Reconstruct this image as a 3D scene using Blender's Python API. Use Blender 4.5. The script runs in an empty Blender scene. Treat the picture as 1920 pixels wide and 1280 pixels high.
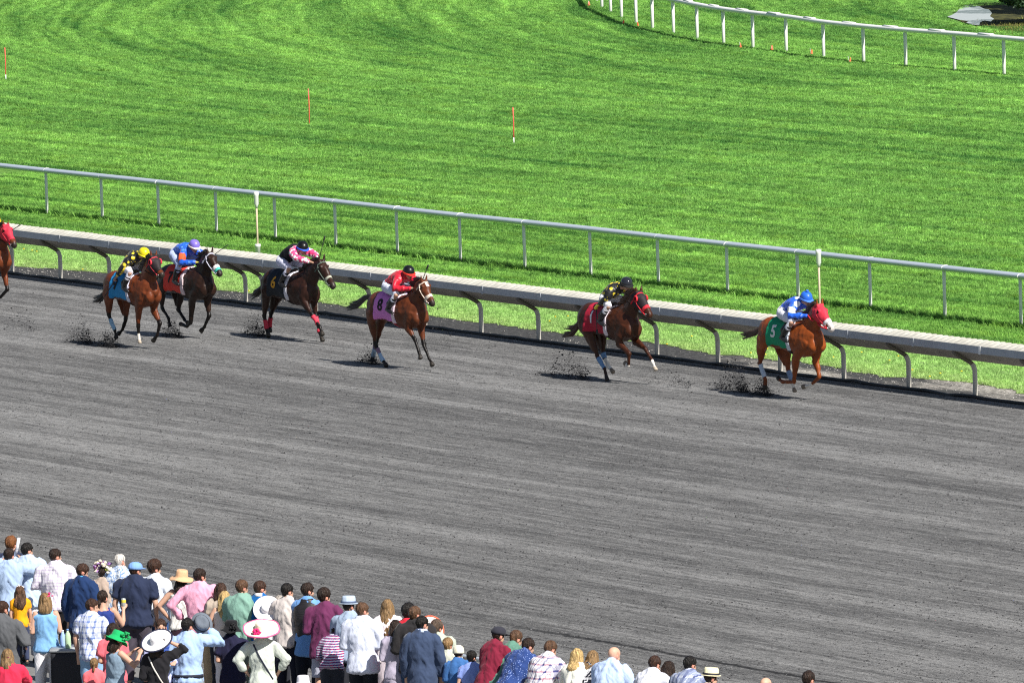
import bpy, bmesh, math, random
from mathutils import Vector, Matrix, noise
from mathutils.bvhtree import BVHTree
R = math.radians
rnd = random.Random(7)
SC = bpy.context.scene
COL = SC.collection

# ------------------------------------------------------------------ camera
FPX, CH, PITCH, ROLL, YAW = 18000.0, 17.761, 0.09389, 0.02902, 1.03822
X0 = 150.0
cp, sp = math.cos(PITCH), math.sin(PITCH)
FWD = Vector((-math.sin(YAW)*cp, math.cos(YAW)*cp, -sp))
RIGHT = Vector((math.cos(YAW), math.sin(YAW), 0))
UP = RIGHT.cross(FWD)
cr, sr = math.cos(ROLL), math.sin(ROLL)
CX, CY = cr*RIGHT - sr*UP, sr*RIGHT + cr*UP
CO = Vector((X0, 0, CH))
cd = bpy.data.cameras.new('camera'); cam = bpy.data.objects.new('camera', cd); COL.objects.link(cam)
cam.matrix_world = Matrix(((CX.x, CY.x, -FWD.x, CO.x), (CX.y, CY.y, -FWD.y, CO.y), (CX.z, CY.z, -FWD.z, CO.z), (0, 0, 0, 1)))
cd.sensor_width = 36; cd.sensor_fit = 'HORIZONTAL'; cd.lens = FPX/1920*36; cd.clip_start = 5; cd.clip_end = 5000
SC.camera = cam

def at(x, y, z=0.0):
    """point of the place seen at photo position x, y at height z"""
    d = FWD + CX*((x-960)/FPX) + CY*((640-y)/FPX)
    return CO + d*((z-CH)/d.z)

# ------------------------------------------------------------------ light
SUN_EL = R(46)
H_FWD = Vector((FWD.x, FWD.y, 0)).normalized()
TO_SUN_H = RIGHT*math.cos(R(52)) - H_FWD*math.sin(R(52))
TO_SUN = (TO_SUN_H*math.cos(SUN_EL) + Vector((0, 0, math.sin(SUN_EL)))).normalized()
w = bpy.data.worlds.new('World'); SC.world = w; w.use_nodes = True
nt = w.node_tree; bg = nt.nodes['Background']
sky = nt.nodes.new('ShaderNodeTexSky'); sky.sky_type = 'NISHITA'; sky.sun_disc = False
sky.sun_elevation = SUN_EL; sky.sun_rotation = math.atan2(TO_SUN.x, TO_SUN.y)
nt.links.new(sky.outputs[0], bg.inputs[0]); bg.inputs[1].default_value = 0.055
ld = bpy.data.lights.new('sun', 'SUN'); ld.energy = 5.0; ld.angle = R(0.5); ld.color = (1.0, 0.955, 0.88)
sun = bpy.data.objects.new('sun', ld); COL.objects.link(sun)
sun.rotation_euler = (-TO_SUN).to_track_quat('-Z', 'Y').to_euler()
SC.view_settings.view_transform = 'Standard'; SC.view_settings.look = 'None'
SC.view_settings.exposure = 0.5; SC.view_settings.gamma = 1.0
SC.view_settings.use_curve_mapping = False
SC.render.engine = 'CYCLES'; SC.cycles.use_denoising = False; SC.cycles.filter_width = 1.15; SC.cycles.use_adaptive_sampling = False
SC.cycles.max_bounces = 6; SC.cycles.sample_clamp_indirect = 3

# ------------------------------------------------------------------ helpers
def lin(c):
    if isinstance(c, str):
        c = tuple(int(c[i:i+2], 16)/255 for i in (0, 2, 4))
    return tuple(v/12.92 if v <= .04045 else ((v+.055)/1.055)**2.4 for v in c)

def tag(o, label=None, cat=None, group=None, kind=None):
    if label: o['label'] = label
    if cat: o['category'] = cat
    if group: o['group'] = group
    if kind: o['kind'] = kind
    return o

def empty(name, loc=(0, 0, 0), rz=0.0, label=None, cat=None, group=None):
    o = bpy.data.objects.new(name, None); COL.objects.link(o); o.location = loc; o.rotation_euler = (0, 0, rz)
    o.empty_display_size = .2
    return tag(o, label, cat, group)

def obj(name, me, m=None, parent=None, smooth=True):
    if isinstance(me, bmesh.types.BMesh):
        b = me; me = bpy.data.meshes.new(name); b.to_mesh(me); b.free()
    me.name = name
    if smooth: me.shade_smooth()
    if m and not me.materials: me.materials.append(m)
    o = bpy.data.objects.new(name, me); COL.objects.link(o)
    if parent: o.parent = parent
    return o

def loft(bm, pts, rads, n=12, up=(0, 0, 1), cap=.6):
    """closed tube through pts; rads = (side, along-up) per point"""
    pts = [Vector(p) for p in pts]; up = Vector(up)
    rads = [(r, r) if not isinstance(r, (tuple, list)) else r for r in rads]
    rings = []; frames = []
    for i, p in enumerate(pts):
        t = (pts[min(i+1, len(pts)-1)] - pts[max(i-1, 0)]).normalized()
        if i == 0:
            s = t.cross(up)
            if s.length < 1e-2: s = t.cross(Vector((1, 0, 0)))
        else: s = frames[-1][1] - t*frames[-1][1].dot(t)
        s.normalize(); b = t.cross(s).normalized(); frames.append((t, s, b))
        a, c = rads[i]
        rings.append([bm.verts.new(p + s*a*math.cos(k*2*math.pi/n) + b*c*math.sin(k*2*math.pi/n)) for k in range(n)])
    for i in range(len(pts)-1):
        A, B = rings[i], rings[i+1]
        for k in range(n):
            bm.faces.new((A[k], A[(k+1) % n], B[(k+1) % n], B[k]))
    for end, sg in ((0, -1), (-1, 1)):
        t, s, b = frames[end]; a, c = rads[end]; ring = rings[end]
        if cap:
            m_ = min(a, c)*cap
            r2 = [bm.verts.new(pts[end] + t*sg*m_*.6 + s*a*.7*math.cos(k*2*math.pi/n) + b*c*.7*math.sin(k*2*math.pi/n)) for k in range(n)]
            tip = bm.verts.new(pts[end] + t*sg*m_)
            for k in range(n):
                f = (ring[k], ring[(k+1) % n], r2[(k+1) % n], r2[k]) if sg > 0 else (ring[k], r2[k], r2[(k+1) % n], ring[(k+1) % n])
                bm.faces.new(f)
                f = (r2[k], r2[(k+1) % n], tip) if sg > 0 else (r2[k], tip, r2[(k+1) % n])
                bm.faces.new(f)
        else:
            bm.faces.new(ring if sg > 0 else ring[::-1])
    return rings

def ball(bm, c, r, M=None, seg=14, ring=9):
    r = r if isinstance(r, (tuple, list)) else (r, r, r)
    m = Matrix.Translation(Vector(c)) @ (M.to_4x4() if M else Matrix.Identity(4)) @ Matrix.Diagonal((*r, 1))
    bmesh.ops.create_uvsphere(bm, u_segments=seg, v_segments=ring, radius=1, matrix=m)

def box(bm, lo, hi, M=None):
    c = [(a+b)/2 for a, b in zip(lo, hi)]; s = [abs(b-a) for a, b in zip(lo, hi)]
    m = Matrix.Translation(c) @ Matrix.Diagonal((*s, 1))
    bmesh.ops.create_cube(bm, size=1, matrix=(M @ m) if M else m)

def lathe(bm, prof, M, n=28, close=True):
    rings = []
    for r, z in prof:
        rings.append([bm.verts.new(M @ Vector((r*math.cos(k*2*math.pi/n), r*math.sin(k*2*math.pi/n), z))) for k in range(n)])
    for A, B in zip(rings, rings[1:]):
        for k in range(n): bm.faces.new((A[k], A[(k+1) % n], B[(k+1) % n], B[k]))
    if close:
        bm.faces.new(rings[0][::-1]); bm.faces.new(rings[-1])

def blob(bm, voxel, it=3):
    """one continuous surface out of overlapping closed shapes"""
    me = bpy.data.meshes.new('blob'); bm.to_mesh(me); bm.free()
    o = bpy.data.objects.new('blob', me); COL.objects.link(o)
    m = o.modifiers.new('r', 'REMESH'); m.mode = 'VOXEL'; m.voxel_size = voxel
    if it:
        s = o.modifiers.new('s', 'SMOOTH'); s.factor = .5; s.iterations = it
    dg = bpy.context.evaluated_depsgraph_get()
    me2 = bpy.data.meshes.new_from_object(o.evaluated_get(dg))
    bpy.data.objects.remove(o); bpy.data.meshes.remove(me)
    me2.materials.clear()
    return me2

def wrinkle(me, amp, sc, seed=0, zs=1.0, fold=False):
    off = Vector((seed*3.1, seed*1.7, 0))
    b = bmesh.new(); b.from_mesh(me); b.normal_update()
    for v in b.verts:
        c = v.co; q = Vector((c.x*sc, c.y*sc, c.z*sc*zs)) + off
        a = amp(c) if callable(amp) else amp
        if fold: q = Vector((c.x*sc, (c.y+.45*c.z*(1 if c.y > 0 else -1))*sc, c.z*sc*.35)) + off; n_ = 1.0-2.0*min(.62, abs(noise.noise(q))*1.5)
        else: n_ = noise.noise(q)
        v.co = c + v.normal*a*n_
    b.to_mesh(me); b.free()

def shell(me, pred, off, jitter=0.0, jscale=30, thick=True):
    """a layer lying on part of a surface, with a real edge going down to it"""
    b = bmesh.new(); b.from_mesh(me); b.normal_update()
    kill = [f for f in b.faces if not pred(f.calc_center_median())]
    bmesh.ops.delete(b, geom=kill, context='FACES')
    nr = {v: v.normal.copy() for v in b.verts}
    for v in b.verts:
        o = off
        if jitter: o += jitter*noise.noise(v.co*jscale)
        v.co += nr[v]*o
    if thick:
        be = [e for e in b.edges if e.is_boundary]
        r = bmesh.ops.extrude_edge_only(b, edges=be)
        bvs = [v for v in r['geom'] if isinstance(v, bmesh.types.BMVert)]
        for v in bvs:
            near = min((e.other_vert(v) for e in v.link_edges), key=lambda q: (q.co-v.co).length)
            v.co -= nr.get(near, Vector((0, 0, 1)))*(off*1.3+.002)
    return b

def paint(me, fn):
    a = me.color_attributes.new('Col', 'FLOAT_COLOR', 'POINT')
    for i, v in enumerate(me.vertices):
        a.data[i].color = (*fn(v.co, v.normal), 1)

MATS = {}
def N(nt, t, **kw):
    n = nt.nodes.new(t)
    for k, v in kw.items():
        if k.startswith('i_'): n.inputs[int(k[2:])].default_value = v
        else: setattr(n, k, v)
    return n

def mat(key, col=(.5, .5, .5), rough=.7, metal=0, vcol=False, bump=0, bscale=20, bdist=.01, var=0, vscale=3, spec=.5, sheen=0, stretch=None, pattern=None, col2=None, col3=None):
    if key in MATS: return MATS[key]
    m = bpy.data.materials.new(key); m.use_nodes = True; t = m.node_tree; L = t.links
    p = t.nodes['Principled BSDF']; p.inputs['Roughness'].default_value = rough; p.inputs['Metallic'].default_value = metal
    p.inputs['Specular IOR Level'].default_value = spec
    if sheen: p.inputs['Sheen Weight'].default_value = sheen
    tc = N(t, 'ShaderNodeTexCoord'); src = tc.outputs['Object']
    c = lin(col) if isinstance(col, str) else col
    if vcol:
        a = N(t, 'ShaderNodeVertexColor', layer_name='Col'); out = a.outputs[0]
    else:
        r = N(t, 'ShaderNodeRGB'); r.outputs[0].default_value = (*c, 1); out = r.outputs[0]
    def mix(f, a_, b_, mode='MIX'):
        x = N(t, 'ShaderNodeMix', data_type='RGBA', blend_type=mode)
        for i, v in ((0, f), (6, a_), (7, b_)):
            if hasattr(v, 'links'): L.new(v, x.inputs[i])
            else: x.inputs[i].default_value = v if i == 0 else (*v, 1)
        return x.outputs[2]
    def mth(op, a_, b_=None):
        x = N(t, 'ShaderNodeMath', operation=op)
        for i, v in ((0, a_), (1, b_)):
            if v is None: continue
            if hasattr(v, 'links'): L.new(v, x.inputs[i])
            else: x.inputs[i].default_value = v
        return x.outputs[0]
    if pattern:
        kind, k, wd = pattern
        c2 = lin(col2) if isinstance(col2, str) else col2
        c3 = lin(col3) if isinstance(col3, str) else (col3 or c2)
        sx = N(t, 'ShaderNodeSeparateXYZ'); L.new(src, sx.inputs[0])
        if kind in ('plaid', 'check'):
            hy = mth('ADD', sx.outputs[1], mth('MULTIPLY', sx.outputs[0], .8))
            a1 = mth('LESS_THAN', mth('FRACT', mth('MULTIPLY', hy, k)), wd)
            a2 = mth('LESS_THAN', mth('FRACT', mth('MULTIPLY', sx.outputs[2], k)), wd)
            out = mix(mth('MULTIPLY', a1, .6), out, c2); out = mix(mth('MULTIPLY', a2, .6), out, c3)
            if kind == 'plaid':
                a3 = mth('MULTIPLY', a1, a2); out = mix(a3, out, c2)
                a4 = mth('LESS_THAN', mth('FRACT', mth('ADD', mth('MULTIPLY', hy, k), .35)), .08)
                out = mix(mth('MULTIPLY', a4, .7), out, c3)
        elif kind == 'stripe':
            a2 = mth('LESS_THAN', mth('FRACT', mth('MULTIPLY', sx.outputs[2], k)), wd); out = mix(a2, out, c2)
        elif kind == 'diamond':
            hy = mth('ADD', sx.outputs[1], mth('MULTIPLY', sx.outputs[0], .5)); zz = sx.outputs[2]
            ck = N(t, 'ShaderNodeTexChecker'); ck.inputs['Scale'].default_value = k
            ck.inputs['Color1'].default_value = (*c, 1); ck.inputs['Color2'].default_value = (*c2, 1)
            mp = N(t, 'ShaderNodeMapping'); mp.inputs['Rotation'].default_value = (R(33), R(40), R(38)); L.new(src, mp.inputs[0]); L.new(mp.outputs[0], ck.inputs[0])
            out = ck.outputs[0]
        elif kind == 'spots':
            vo = N(t, 'ShaderNodeTexVoronoi'); vo.inputs['Scale'].default_value = k; L.new(src, vo.inputs['Vector'])
            out = mix(mth('LESS_THAN', vo.outputs['Distance'], wd), out, c2)
        elif kind == 'floral':
            no = N(t, 'ShaderNodeTexNoise'); no.inputs['Scale'].default_value = k; no.inputs['Distortion'].default_value = 2; L.new(src, no.inputs['Vector'])
            out = mix(mth('GREATER_THAN', no.outputs[0], wd), out, c2)
    if var:
        no = N(t, 'ShaderNodeTexNoise'); no.inputs['Scale'].default_value = vscale; no.inputs['Detail'].default_value = 6
        mp = N(t, 'ShaderNodeMapping'); L.new(src, mp.inputs[0])
        if stretch: mp.inputs['Scale'].default_value = stretch
        L.new(mp.outputs[0], no.inputs['Vector'])
        mr = N(t, 'ShaderNodeMapRange'); mr.inputs[1].default_value = .3; mr.inputs[2].default_value = .7
        mr.inputs[3].default_value = 1-var; mr.inputs[4].default_value = 1+var; L.new(no.outputs[0], mr.inputs[0])
        x = N(t, 'ShaderNodeVectorMath', operation='SCALE'); L.new(out, x.inputs[0]); L.new(mr.outputs[0], x.inputs['Scale']); out = x.outputs[0]
    L.new(out, p.inputs['Base Color'])
    if bump:
        no = N(t, 'ShaderNodeTexNoise'); no.inputs['Scale'].default_value = bscale; no.inputs['Detail'].default_value = 4; no.inputs['Distortion'].default_value = .6
        mp = N(t, 'ShaderNodeMapping'); L.new(src, mp.inputs[0])
        if stretch: mp.inputs['Scale'].default_value = stretch
        L.new(mp.outputs[0], no.inputs['Vector'])
        bp = N(t, 'ShaderNodeBump'); bp.inputs['Strength'].default_value = bump; bp.inputs['Distance'].default_value = bdist
        L.new(no.outputs[0], bp.inputs['Height']); L.new(bp.outputs[0], p.inputs['Normal'])
    MATS[key] = m
    return m

def cloth(col, pattern=None, col2=None, col3=None, k=None):
    key = 'cloth_%s_%s_%s' % (col, pattern, col2)
    c = tuple(min(.88, v*.93) for v in lin(col))
    return mat(key, c, .85, bump=.55, bscale=7, bdist=.05, stretch=(1, 1, .55), spec=.2, sheen=.1, var=.06, vscale=6, pattern=pattern, col2=col2, col3=col3)

def sheet(name, pts, z, m, parent=None):
    b = bmesh.new(); b.faces.new([b.verts.new((p[0], p[1], z)) for p in pts]); b.normal_update()
    for f in b.faces:
        if f.normal.z < 0: f.normal_flip()
    return obj(name, b, m, parent, smooth=False)

# ------------------------------------------------------------------ ground
YD, YT = 96.2, 104.26          # the two near rails run along x at these depths
YF = 66.1                      # edge of the track next to the crowd

def wobble(x, s=0):
    return noise.noise(Vector((x*.35, s, 0)))*.35 + noise.noise(Vector((x*1.6, s, 5)))*.16 + noise.noise(Vector((x*6, s, 9)))*.06

def band(name, ya, yb, z, m, x0=-130, x1=130, step=.12, wa=None, wb=None):
    n = int((x1-x0)/step) if (wa or wb) else 1
    vs, fs = [], []
    for i in range(n+1):
        x = x0 + (x1-x0)*i/n
        vs += [(x, ya + (wa(x) if wa else 0), z), (x, yb + (wb(x) if wb else 0), z)]
    for i in range(n): fs.append((2*i, 2*i+2, 2*i+3, 2*i+1))
    me = bpy.data.meshes.new(name); me.from_pydata(vs, [], fs)
    return obj(name, me, m, smooth=False)

def ground_mat(key, build):
    m = bpy.data.materials.new(key); m.use_nodes = True; t = m.node_tree
    p = t.nodes['Principled BSDF']; p.inputs['Roughness'].default_value = .95; p.inputs['Specular IOR Level'].default_value = .15
    g = N(t, 'ShaderNodeNewGeometry'); build(t, t.links, p, g.outputs['Position']); return m

def nz(t, L, pos, scale, stretch=(1, 1, 1), detail=5, rough=.6, dist=0, rot=0):
    mp = N(t, 'ShaderNodeMapping'); mp.inputs['Scale'].default_value = stretch; mp.inputs['Rotation'].default_value = (0, 0, rot); L.new(pos, mp.inputs[0])
    n = N(t, 'ShaderNodeTexNoise'); n.inputs['Scale'].default_value = scale; n.inputs['Detail'].default_value = detail
    n.inputs['Roughness'].default_value = rough; n.inputs['Distortion'].default_value = dist; L.new(mp.outputs[0], n.inputs['Vector'])
    return n.outputs[0]
def mr(t, L, v, a, b, c, d, clamp=True):
    n = N(t, 'ShaderNodeMapRange', clamp=clamp)
    for i, q in ((1, a), (2, b), (3, c), (4, d)): n.inputs[i].default_value = q
    L.new(v, n.inputs[0]); return n.outputs[0]
def mx(t, L, f, a, b, mode='MIX'):
    x = N(t, 'ShaderNodeMix', data_type='RGBA', blend_type=mode)
    for i, v in ((0, f), (6, a), (7, b)):
        if hasattr(v, 'links'): L.new(v, x.inputs[i])
        else: x.inputs[i].default_value = v if i == 0 else (*v, 1)
    return x.outputs[2]
def ma(t, L, op, a, b):
    x = N(t, 'ShaderNodeMath', operation=op)
    for i, v in ((0, a), (1, b)):
        if hasattr(v, 'links'): L.new(v, x.inputs[i])
        else: x.inputs[i].default_value = v
    return x.outputs[0]

def dirt_nodes(t, L, p, pos):
    big = nz(t, L, pos, 1.0, (.03, .42, 1), 4, .6, .3, rot=R(-1))
    mid = nz(t, L, pos, 1.0, (.14, 2.4, 1), 6, .70, .15, rot=R(0)); lines = nz(t, L, pos, 1.0, (.65, 9.5, 1), 6, .78, .15, rot=R(0))
    fine = nz(t, L, pos, 1.0, (4.5, 9, 1), 6, .75); bands = nz(t, L, pos, 1.0, (.022, 1.3, 1), 4, .6, .05, rot=R(.3))
    grain = nz(t, L, pos, 1.0, (22, 26, 1), 3, .8)
    col = mx(t, L, mr(t, L, big, .40, .60, 0, 1), (.13, .13, .131), (.275, .274, .272))
    col = mx(t, L, mr(t, L, bands, .42, .56, .55, 0), col, (.06, .06, .062))
    col = mx(t, L, mr(t, L, bands, .54, .64, 0, .45), col, (.34, .338, .335))
    col = mx(t, L, mr(t, L, mid, .38, .62, 0, .8), col, mx(t, L, .5, col, (.28, .278, .274)))
    col = mx(t, L, mr(t, L, lines, .36, .49, .75, 0), col, (.055, .055, .057))
    col = mx(t, L, mr(t, L, lines, .52, .63, 0, .6), col, (.36, .358, .355))
    col = mx(t, L, mr(t, L, fine, .53, .66, 0, .8), col, (.036, .036, .037))
    col = mx(t, L, mr(t, L, grain, .55, .66, 0, .6), col, (.38, .375, .37))
    col = mx(t, L, mr(t, L, grain, .36, .46, .6, 0), col, (.05, .05, .052))
    # shade of the harrow groove, painted as a dark line at the outer edge of the track
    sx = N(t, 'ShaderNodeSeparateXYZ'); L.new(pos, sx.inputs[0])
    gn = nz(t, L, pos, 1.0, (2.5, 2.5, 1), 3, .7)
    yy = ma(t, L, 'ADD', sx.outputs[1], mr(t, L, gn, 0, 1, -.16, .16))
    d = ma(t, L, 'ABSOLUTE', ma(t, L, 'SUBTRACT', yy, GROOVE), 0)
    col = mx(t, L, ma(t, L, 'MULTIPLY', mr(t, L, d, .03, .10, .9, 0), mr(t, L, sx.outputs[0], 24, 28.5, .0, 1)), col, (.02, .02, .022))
    L.new(col, p.inputs['Base Color'])
    h = ma(t, L, 'ADD', ma(t, L, 'ADD', ma(t, L, 'MULTIPLY', mid, .5), ma(t, L, 'MULTIPLY', lines, .7)), ma(t, L, 'ADD', ma(t, L, 'MULTIPLY', fine, 1.0), ma(t, L, 'MULTIPLY', grain, .35)))
    b = N(t, 'ShaderNodeBump'); b.inputs['Strength'].default_value = .8; b.inputs['Distance'].default_value = .10
    L.new(h, b.inputs['Height']); L.new(b.outputs[0], p.inputs['Normal'])
GROOVE = at(1250, 1224).y
M_dirt = ground_mat('track_dirt', dirt_nodes)

# far rail of the turf course: where its posts stand
FAR = [(1118.7, 2.5), (1128.7, 16), (1145, 24), (1165.5, 34), (1193, 45), (1223.7, 55), (1263, 64), (1307.5, 74), (1357, 83), (1412, 90.5), (1474.5, 98), (1544.5, 109), (1619.5, 117.5), (1698.5, 125), (1790, 132.5), (1883, 141)]
farp = [at(*q) for q in FAR]
d0 = farp[0]-farp[2]; d1 = farp[-1]-farp[-2]
farp = [farp[0]+d0*.95+Vector((-.8, .2, 0)), farp[0]+d0*.48+Vector((-.2, 0, 0))] + farp + [farp[-1]+d1, farp[-1]+d1*2, farp[-1]+d1*3]
MC = Vector((-67.6, 226.3, 0))      # centre the mower turned about

def N_y(t, L, pos):
    q = N(t, 'ShaderNodeSeparateXYZ'); L.new(pos, q.inputs[0]); return q.outputs[1]
SD = Vector((1, 0, 0)); SN = Vector((0, 1, 0))
def grass_color(t, L, pos):
    b_ = nz(t, L, pos, 1.0, (.16, .22, 1), 4, .6)
    c_ = nz(t, L, pos, 1.0, (1.0, 1.1, 1), 8, .75)
    f_ = nz(t, L, pos, 1.0, (14, 14, 1), 3, .7)
    y = N_y(t, L, pos)
    # mowing lines: round the bend, then straight on beside the far rail
    v = N(t, 'ShaderNodeVectorMath', operation='SUBTRACT'); L.new(pos, v.inputs[0]); v.inputs[1].default_value = (MC.x, MC.y, 0)
    def dot(w_):
        q = N(t, 'ShaderNodeVectorMath', operation='DOT_PRODUCT'); L.new(v.outputs[0], q.inputs[0]); q.inputs[1].default_value = tuple(w_); return q.outputs['Value']
    u_ = dot(SD); n_ = dot(SN); um = ma(t, L, 'MINIMUM', u_, 0.0)
    d = ma(t, L, 'SQRT', ma(t, L, 'ADD', ma(t, L, 'MULTIPLY', um, um), ma(t, L, 'MULTIPLY', n_, n_)), 0)
    d = ma(t, L, 'ADD', d, mr(t, L, b_, 0, 1, -.6, .6))
    ang = ma(t, L, 'ARCTAN2', um, n_)
    def lines_(kd, ka, ku):
        cb = N(t, 'ShaderNodeCombineXYZ'); L.new(ma(t, L, 'MULTIPLY', d, kd), cb.inputs[0]); L.new(ma(t, L, 'MULTIPLY', ang, ka), cb.inputs[1]); L.new(ma(t, L, 'MULTIPLY', u_, ku), cb.inputs[2])
        q = N(t, 'ShaderNodeTexNoise'); q.inputs['Scale'].default_value = 1; q.inputs['Detail'].default_value = 4; q.inputs['Roughness'].default_value = .6; L.new(cb.outputs[0], q.inputs['Vector']); return q.outputs[0]
    far_l = ma(t, L, 'ADD', mr(t, L, lines_(4.2, 8.0, .15), .36, .64, -.26, .26), ma(t, L, 'ADD', mr(t, L, lines_(.45, 1.2, .02), .35, .65, -.24, .24), mr(t, L, lines_(1.5, 3.0, .05), .35, .65, -.32, .32)))
    # nearer the pipe rail the stripes run with the track
    a = nz(t, L, pos, 1.0, (.035, 1.1, 1), 4, .6, .15, rot=R(4)); a2 = nz(t, L, pos, 1.0, (.09, 3.6, 1), 5, .7, .1, rot=R(3))
    near_l = ma(t, L, 'ADD', mr(t, L, a, .36, .64, -.46, .46), mr(t, L, a2, .36, .64, -.42, .42))
    w1 = mr(t, L, ma(t, L, 'ADD', y, mr(t, L, b_, .2, .8, -8, 8)), 113, 127, 0, 1)
    tone = ma(t, L, 'ADD', ma(t, L, 'MULTIPLY', near_l, ma(t, L, 'SUBTRACT', 1.0, w1)), ma(t, L, 'MULTIPLY', far_l, w1))
    tone = ma(t, L, 'ADD', tone, ma(t, L, 'ADD', mr(t, L, c_, .3, .7, -.30, .30), mr(t, L, b_, .3, .7, -.12, .12)))
    base = mx(t, L, mr(t, L, tone, -.62, .62, 0, 1), (.055, .185, .030), (.36, .66, .135))
    yel = nz(t, L, pos, 1.0, (.5, 1.2, 1), 4, .6)
    base = mx(t, L, mr(t, L, yel, .52, .72, 0, .40), base, (.28, .46, .04))
    base = mx(t, L, mr(t, L, y, 106, 122, 0, .30), base, mx(t, L, .5, base, (.16, .42, .13)))
    fr = mr(t, L, ma(t, L, 'ADD', y, mr(t, L, yel, 0, 1, -1.6, 1.6)), YD+1.0, YD+2.4, .8, 0)
    base = mx(t, L, fr, base, (.50, .50, .20))
    lite = mr(t, L, ma(t, L, 'ADD', y, mr(t, L, yel, 0, 1, -1.0, 1.0)), YD+3.4, YD+4.4, .75, 0)
    base = mx(t, L, lite, base, (.42, .64, .22))
    return base, f_

def turf_nodes(t, L, p, pos):
    base, f_ = grass_color(t, L, pos)
    base = mx(t, L, mr(t, L, f_, .40, .65, .25, .8), base, (.018, .055, .008))
    L.new(base, p.inputs['Base Color'])
    b = N(t, 'ShaderNodeBump'); b.inputs['Strength'].default_value = 1; b.inputs['Distance'].default_value = .05
    L.new(f_, b.inputs['Height']); L.new(b.outputs[0], p.inputs['Normal'])
M_turf = ground_mat('turf', turf_nodes)

def blade_mat():
    m = bpy.data.materials.new('grass_blade'); m.use_nodes = True; t = m.node_tree; L = t.links
    p = t.nodes['Principled BSDF']; out = t.nodes['Material Output']
    g = N(t, 'ShaderNodeNewGeometry'); base, f_ = grass_color(t, L, g.outputs['Position'])
    oi = N(t, 'ShaderNodeObjectInfo')
    sc = N(t, 'ShaderNodeVectorMath', operation='SCALE'); L.new(base, sc.inputs[0]); L.new(mr(t, L, oi.outputs['Random'], 0, 1, .68, 1.35), sc.inputs['Scale'])
    L.new(sc.outputs[0], p.inputs['Base Color']); p.inputs['Roughness'].default_value = .6; p.inputs['Specular IOR Level'].default_value = .25
    tr = N(t, 'ShaderNodeBsdfTranslucent'); L.new(sc.outputs[0], tr.inputs[0])
    ms = N(t, 'ShaderNodeMixShader'); ms.inputs[0].default_value = .35
    L.new(p.outputs[0], ms.inputs[1]); L.new(tr.outputs[0], ms.inputs[2]); L.new(ms.outputs[0], out.inputs[0])
    return m
M_blade = blade_mat()

def strip_nodes(t, L, p, pos):
    a = nz(t, L, pos, 1.0, (.16, .5, 1), 4, .6); f = nz(t, L, pos, 1.0, (9, 9, 1), 4, .8)
    sx = N(t, 'ShaderNodeSeparateXYZ'); L.new(pos, sx.inputs[0])
    gx = ma(t, L, 'ADD', a, mr(t, L, sx.outputs[0], -15, 10, -.12, .12))
    gravel = mr(t, L, gx, .50, .60, 0, 1)
    c = mx(t, L, mr(t, L, f, .4, .65, 0, 1), (.035, .035, .037), (.10, .10, .10))
    gr = mx(t, L, mr(t, L, f, .38, .62, 0, 1), (.10, .095, .085), (.52, .49, .44))
    L.new(mx(t, L, gravel, c, gr), p.inputs['Base Color'])
    b = N(t, 'ShaderNodeBump'); b.inputs['Strength'].default_value = 1; b.inputs['Distance'].default_value = .05
    L.new(f, b.inputs['Height']); L.new(b.outputs[0], p.inputs['Normal'])
M_strip = ground_mat('gravel_strip', strip_nodes)
def apron_nodes(t, L, p, pos):
    f = nz(t, L, pos, 1.0, (6, 6, 1), 5, .7)
    L.new(mx(t, L, mr(t, L, f, .3, .7, 0, 1), (.14, .14, .14), (.24, .235, .23)), p.inputs['Base Color'])
M_apron = ground_mat('apron_paving', apron_nodes)

g = sheet('ground', [(-1500, -1500), (1500, -1500), (1500, 1500), (-1500, 1500)], -.02, M_turf); tag(g, kind='structure')
g = band('dirt_track', YF, YD-.05, .004, M_dirt); tag(g, kind='structure')
g = band('apron', 40, YF, .0, M_apron); tag(g, kind='structure')
g = band('gravel_path', YD-.05, YD+2.2, .0, M_strip); tag(g, kind='structure')
g = band('turf_course', YD+1.15, 330, .008, M_turf, wa=lambda x: 1.2*wobble(x)); tag(g, kind='structure')

# loose clods of the dirt surface
def clods(name, spots, m, seed=1):
    r = random.Random(seed); vs, fs = [], []
    for (x, y, z, s) in spots:
        k = len(vs)
        e = [(s*r.uniform(.6, 1.3), 0, 0), (-s*r.uniform(.6, 1.3), 0, 0), (0, s*r.uniform(.6, 1.3), 0), (0, -s*r.uniform(.6, 1.3), 0), (0, 0, s*r.uniform(.4, .9)), (0, 0, -s*r.uniform(.4, .9))]
        a = r.uniform(0, 6.28); c, q = math.cos(a), math.sin(a); ti = r.uniform(-.5, .5)
        for (u, v, w_) in e:
            u, v = u*c-v*q, u*q+v*c; vs.append((x+u, y+v, z+w_+u*ti))
        for (A, B, C) in ((0, 2, 4), (2, 1, 4), (1, 3, 4), (3, 0, 4), (2, 0, 5), (1, 2, 5), (3, 1, 5), (0, 3, 5)): fs.append((k+A, k+B, k+C))
    me = bpy.data.meshes.new(name); me.from_pydata(vs, [], fs)
    return obj(name, me, m, smooth=False)
M_clod = mat('dirt_clod', (.035, .035, .038), .95, var=.5, vscale=1.5, spec=.1)
M_clodl = mat('dirt_clod_dry', (.15, .15, .155), .95, var=.4, vscale=1.5, spec=.1)
def scatter(n, seed, s0, s1, x=(-100, 60)):
    r = random.Random(seed); out = []
    while len(out) < n:
        px, py = r.uniform(-20, 1940), r.uniform(520, 1300); p = at(px, py)
        if YF < p.y < YD-.3 and r.random() < .35 + .65*(noise.noise(Vector((p.x*.15, p.y*.9, 0))) > 0):
            out.append((p.x, p.y, .006, r.uniform(s0, s1)*r.uniform(.5, 1)))
    return out
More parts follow.
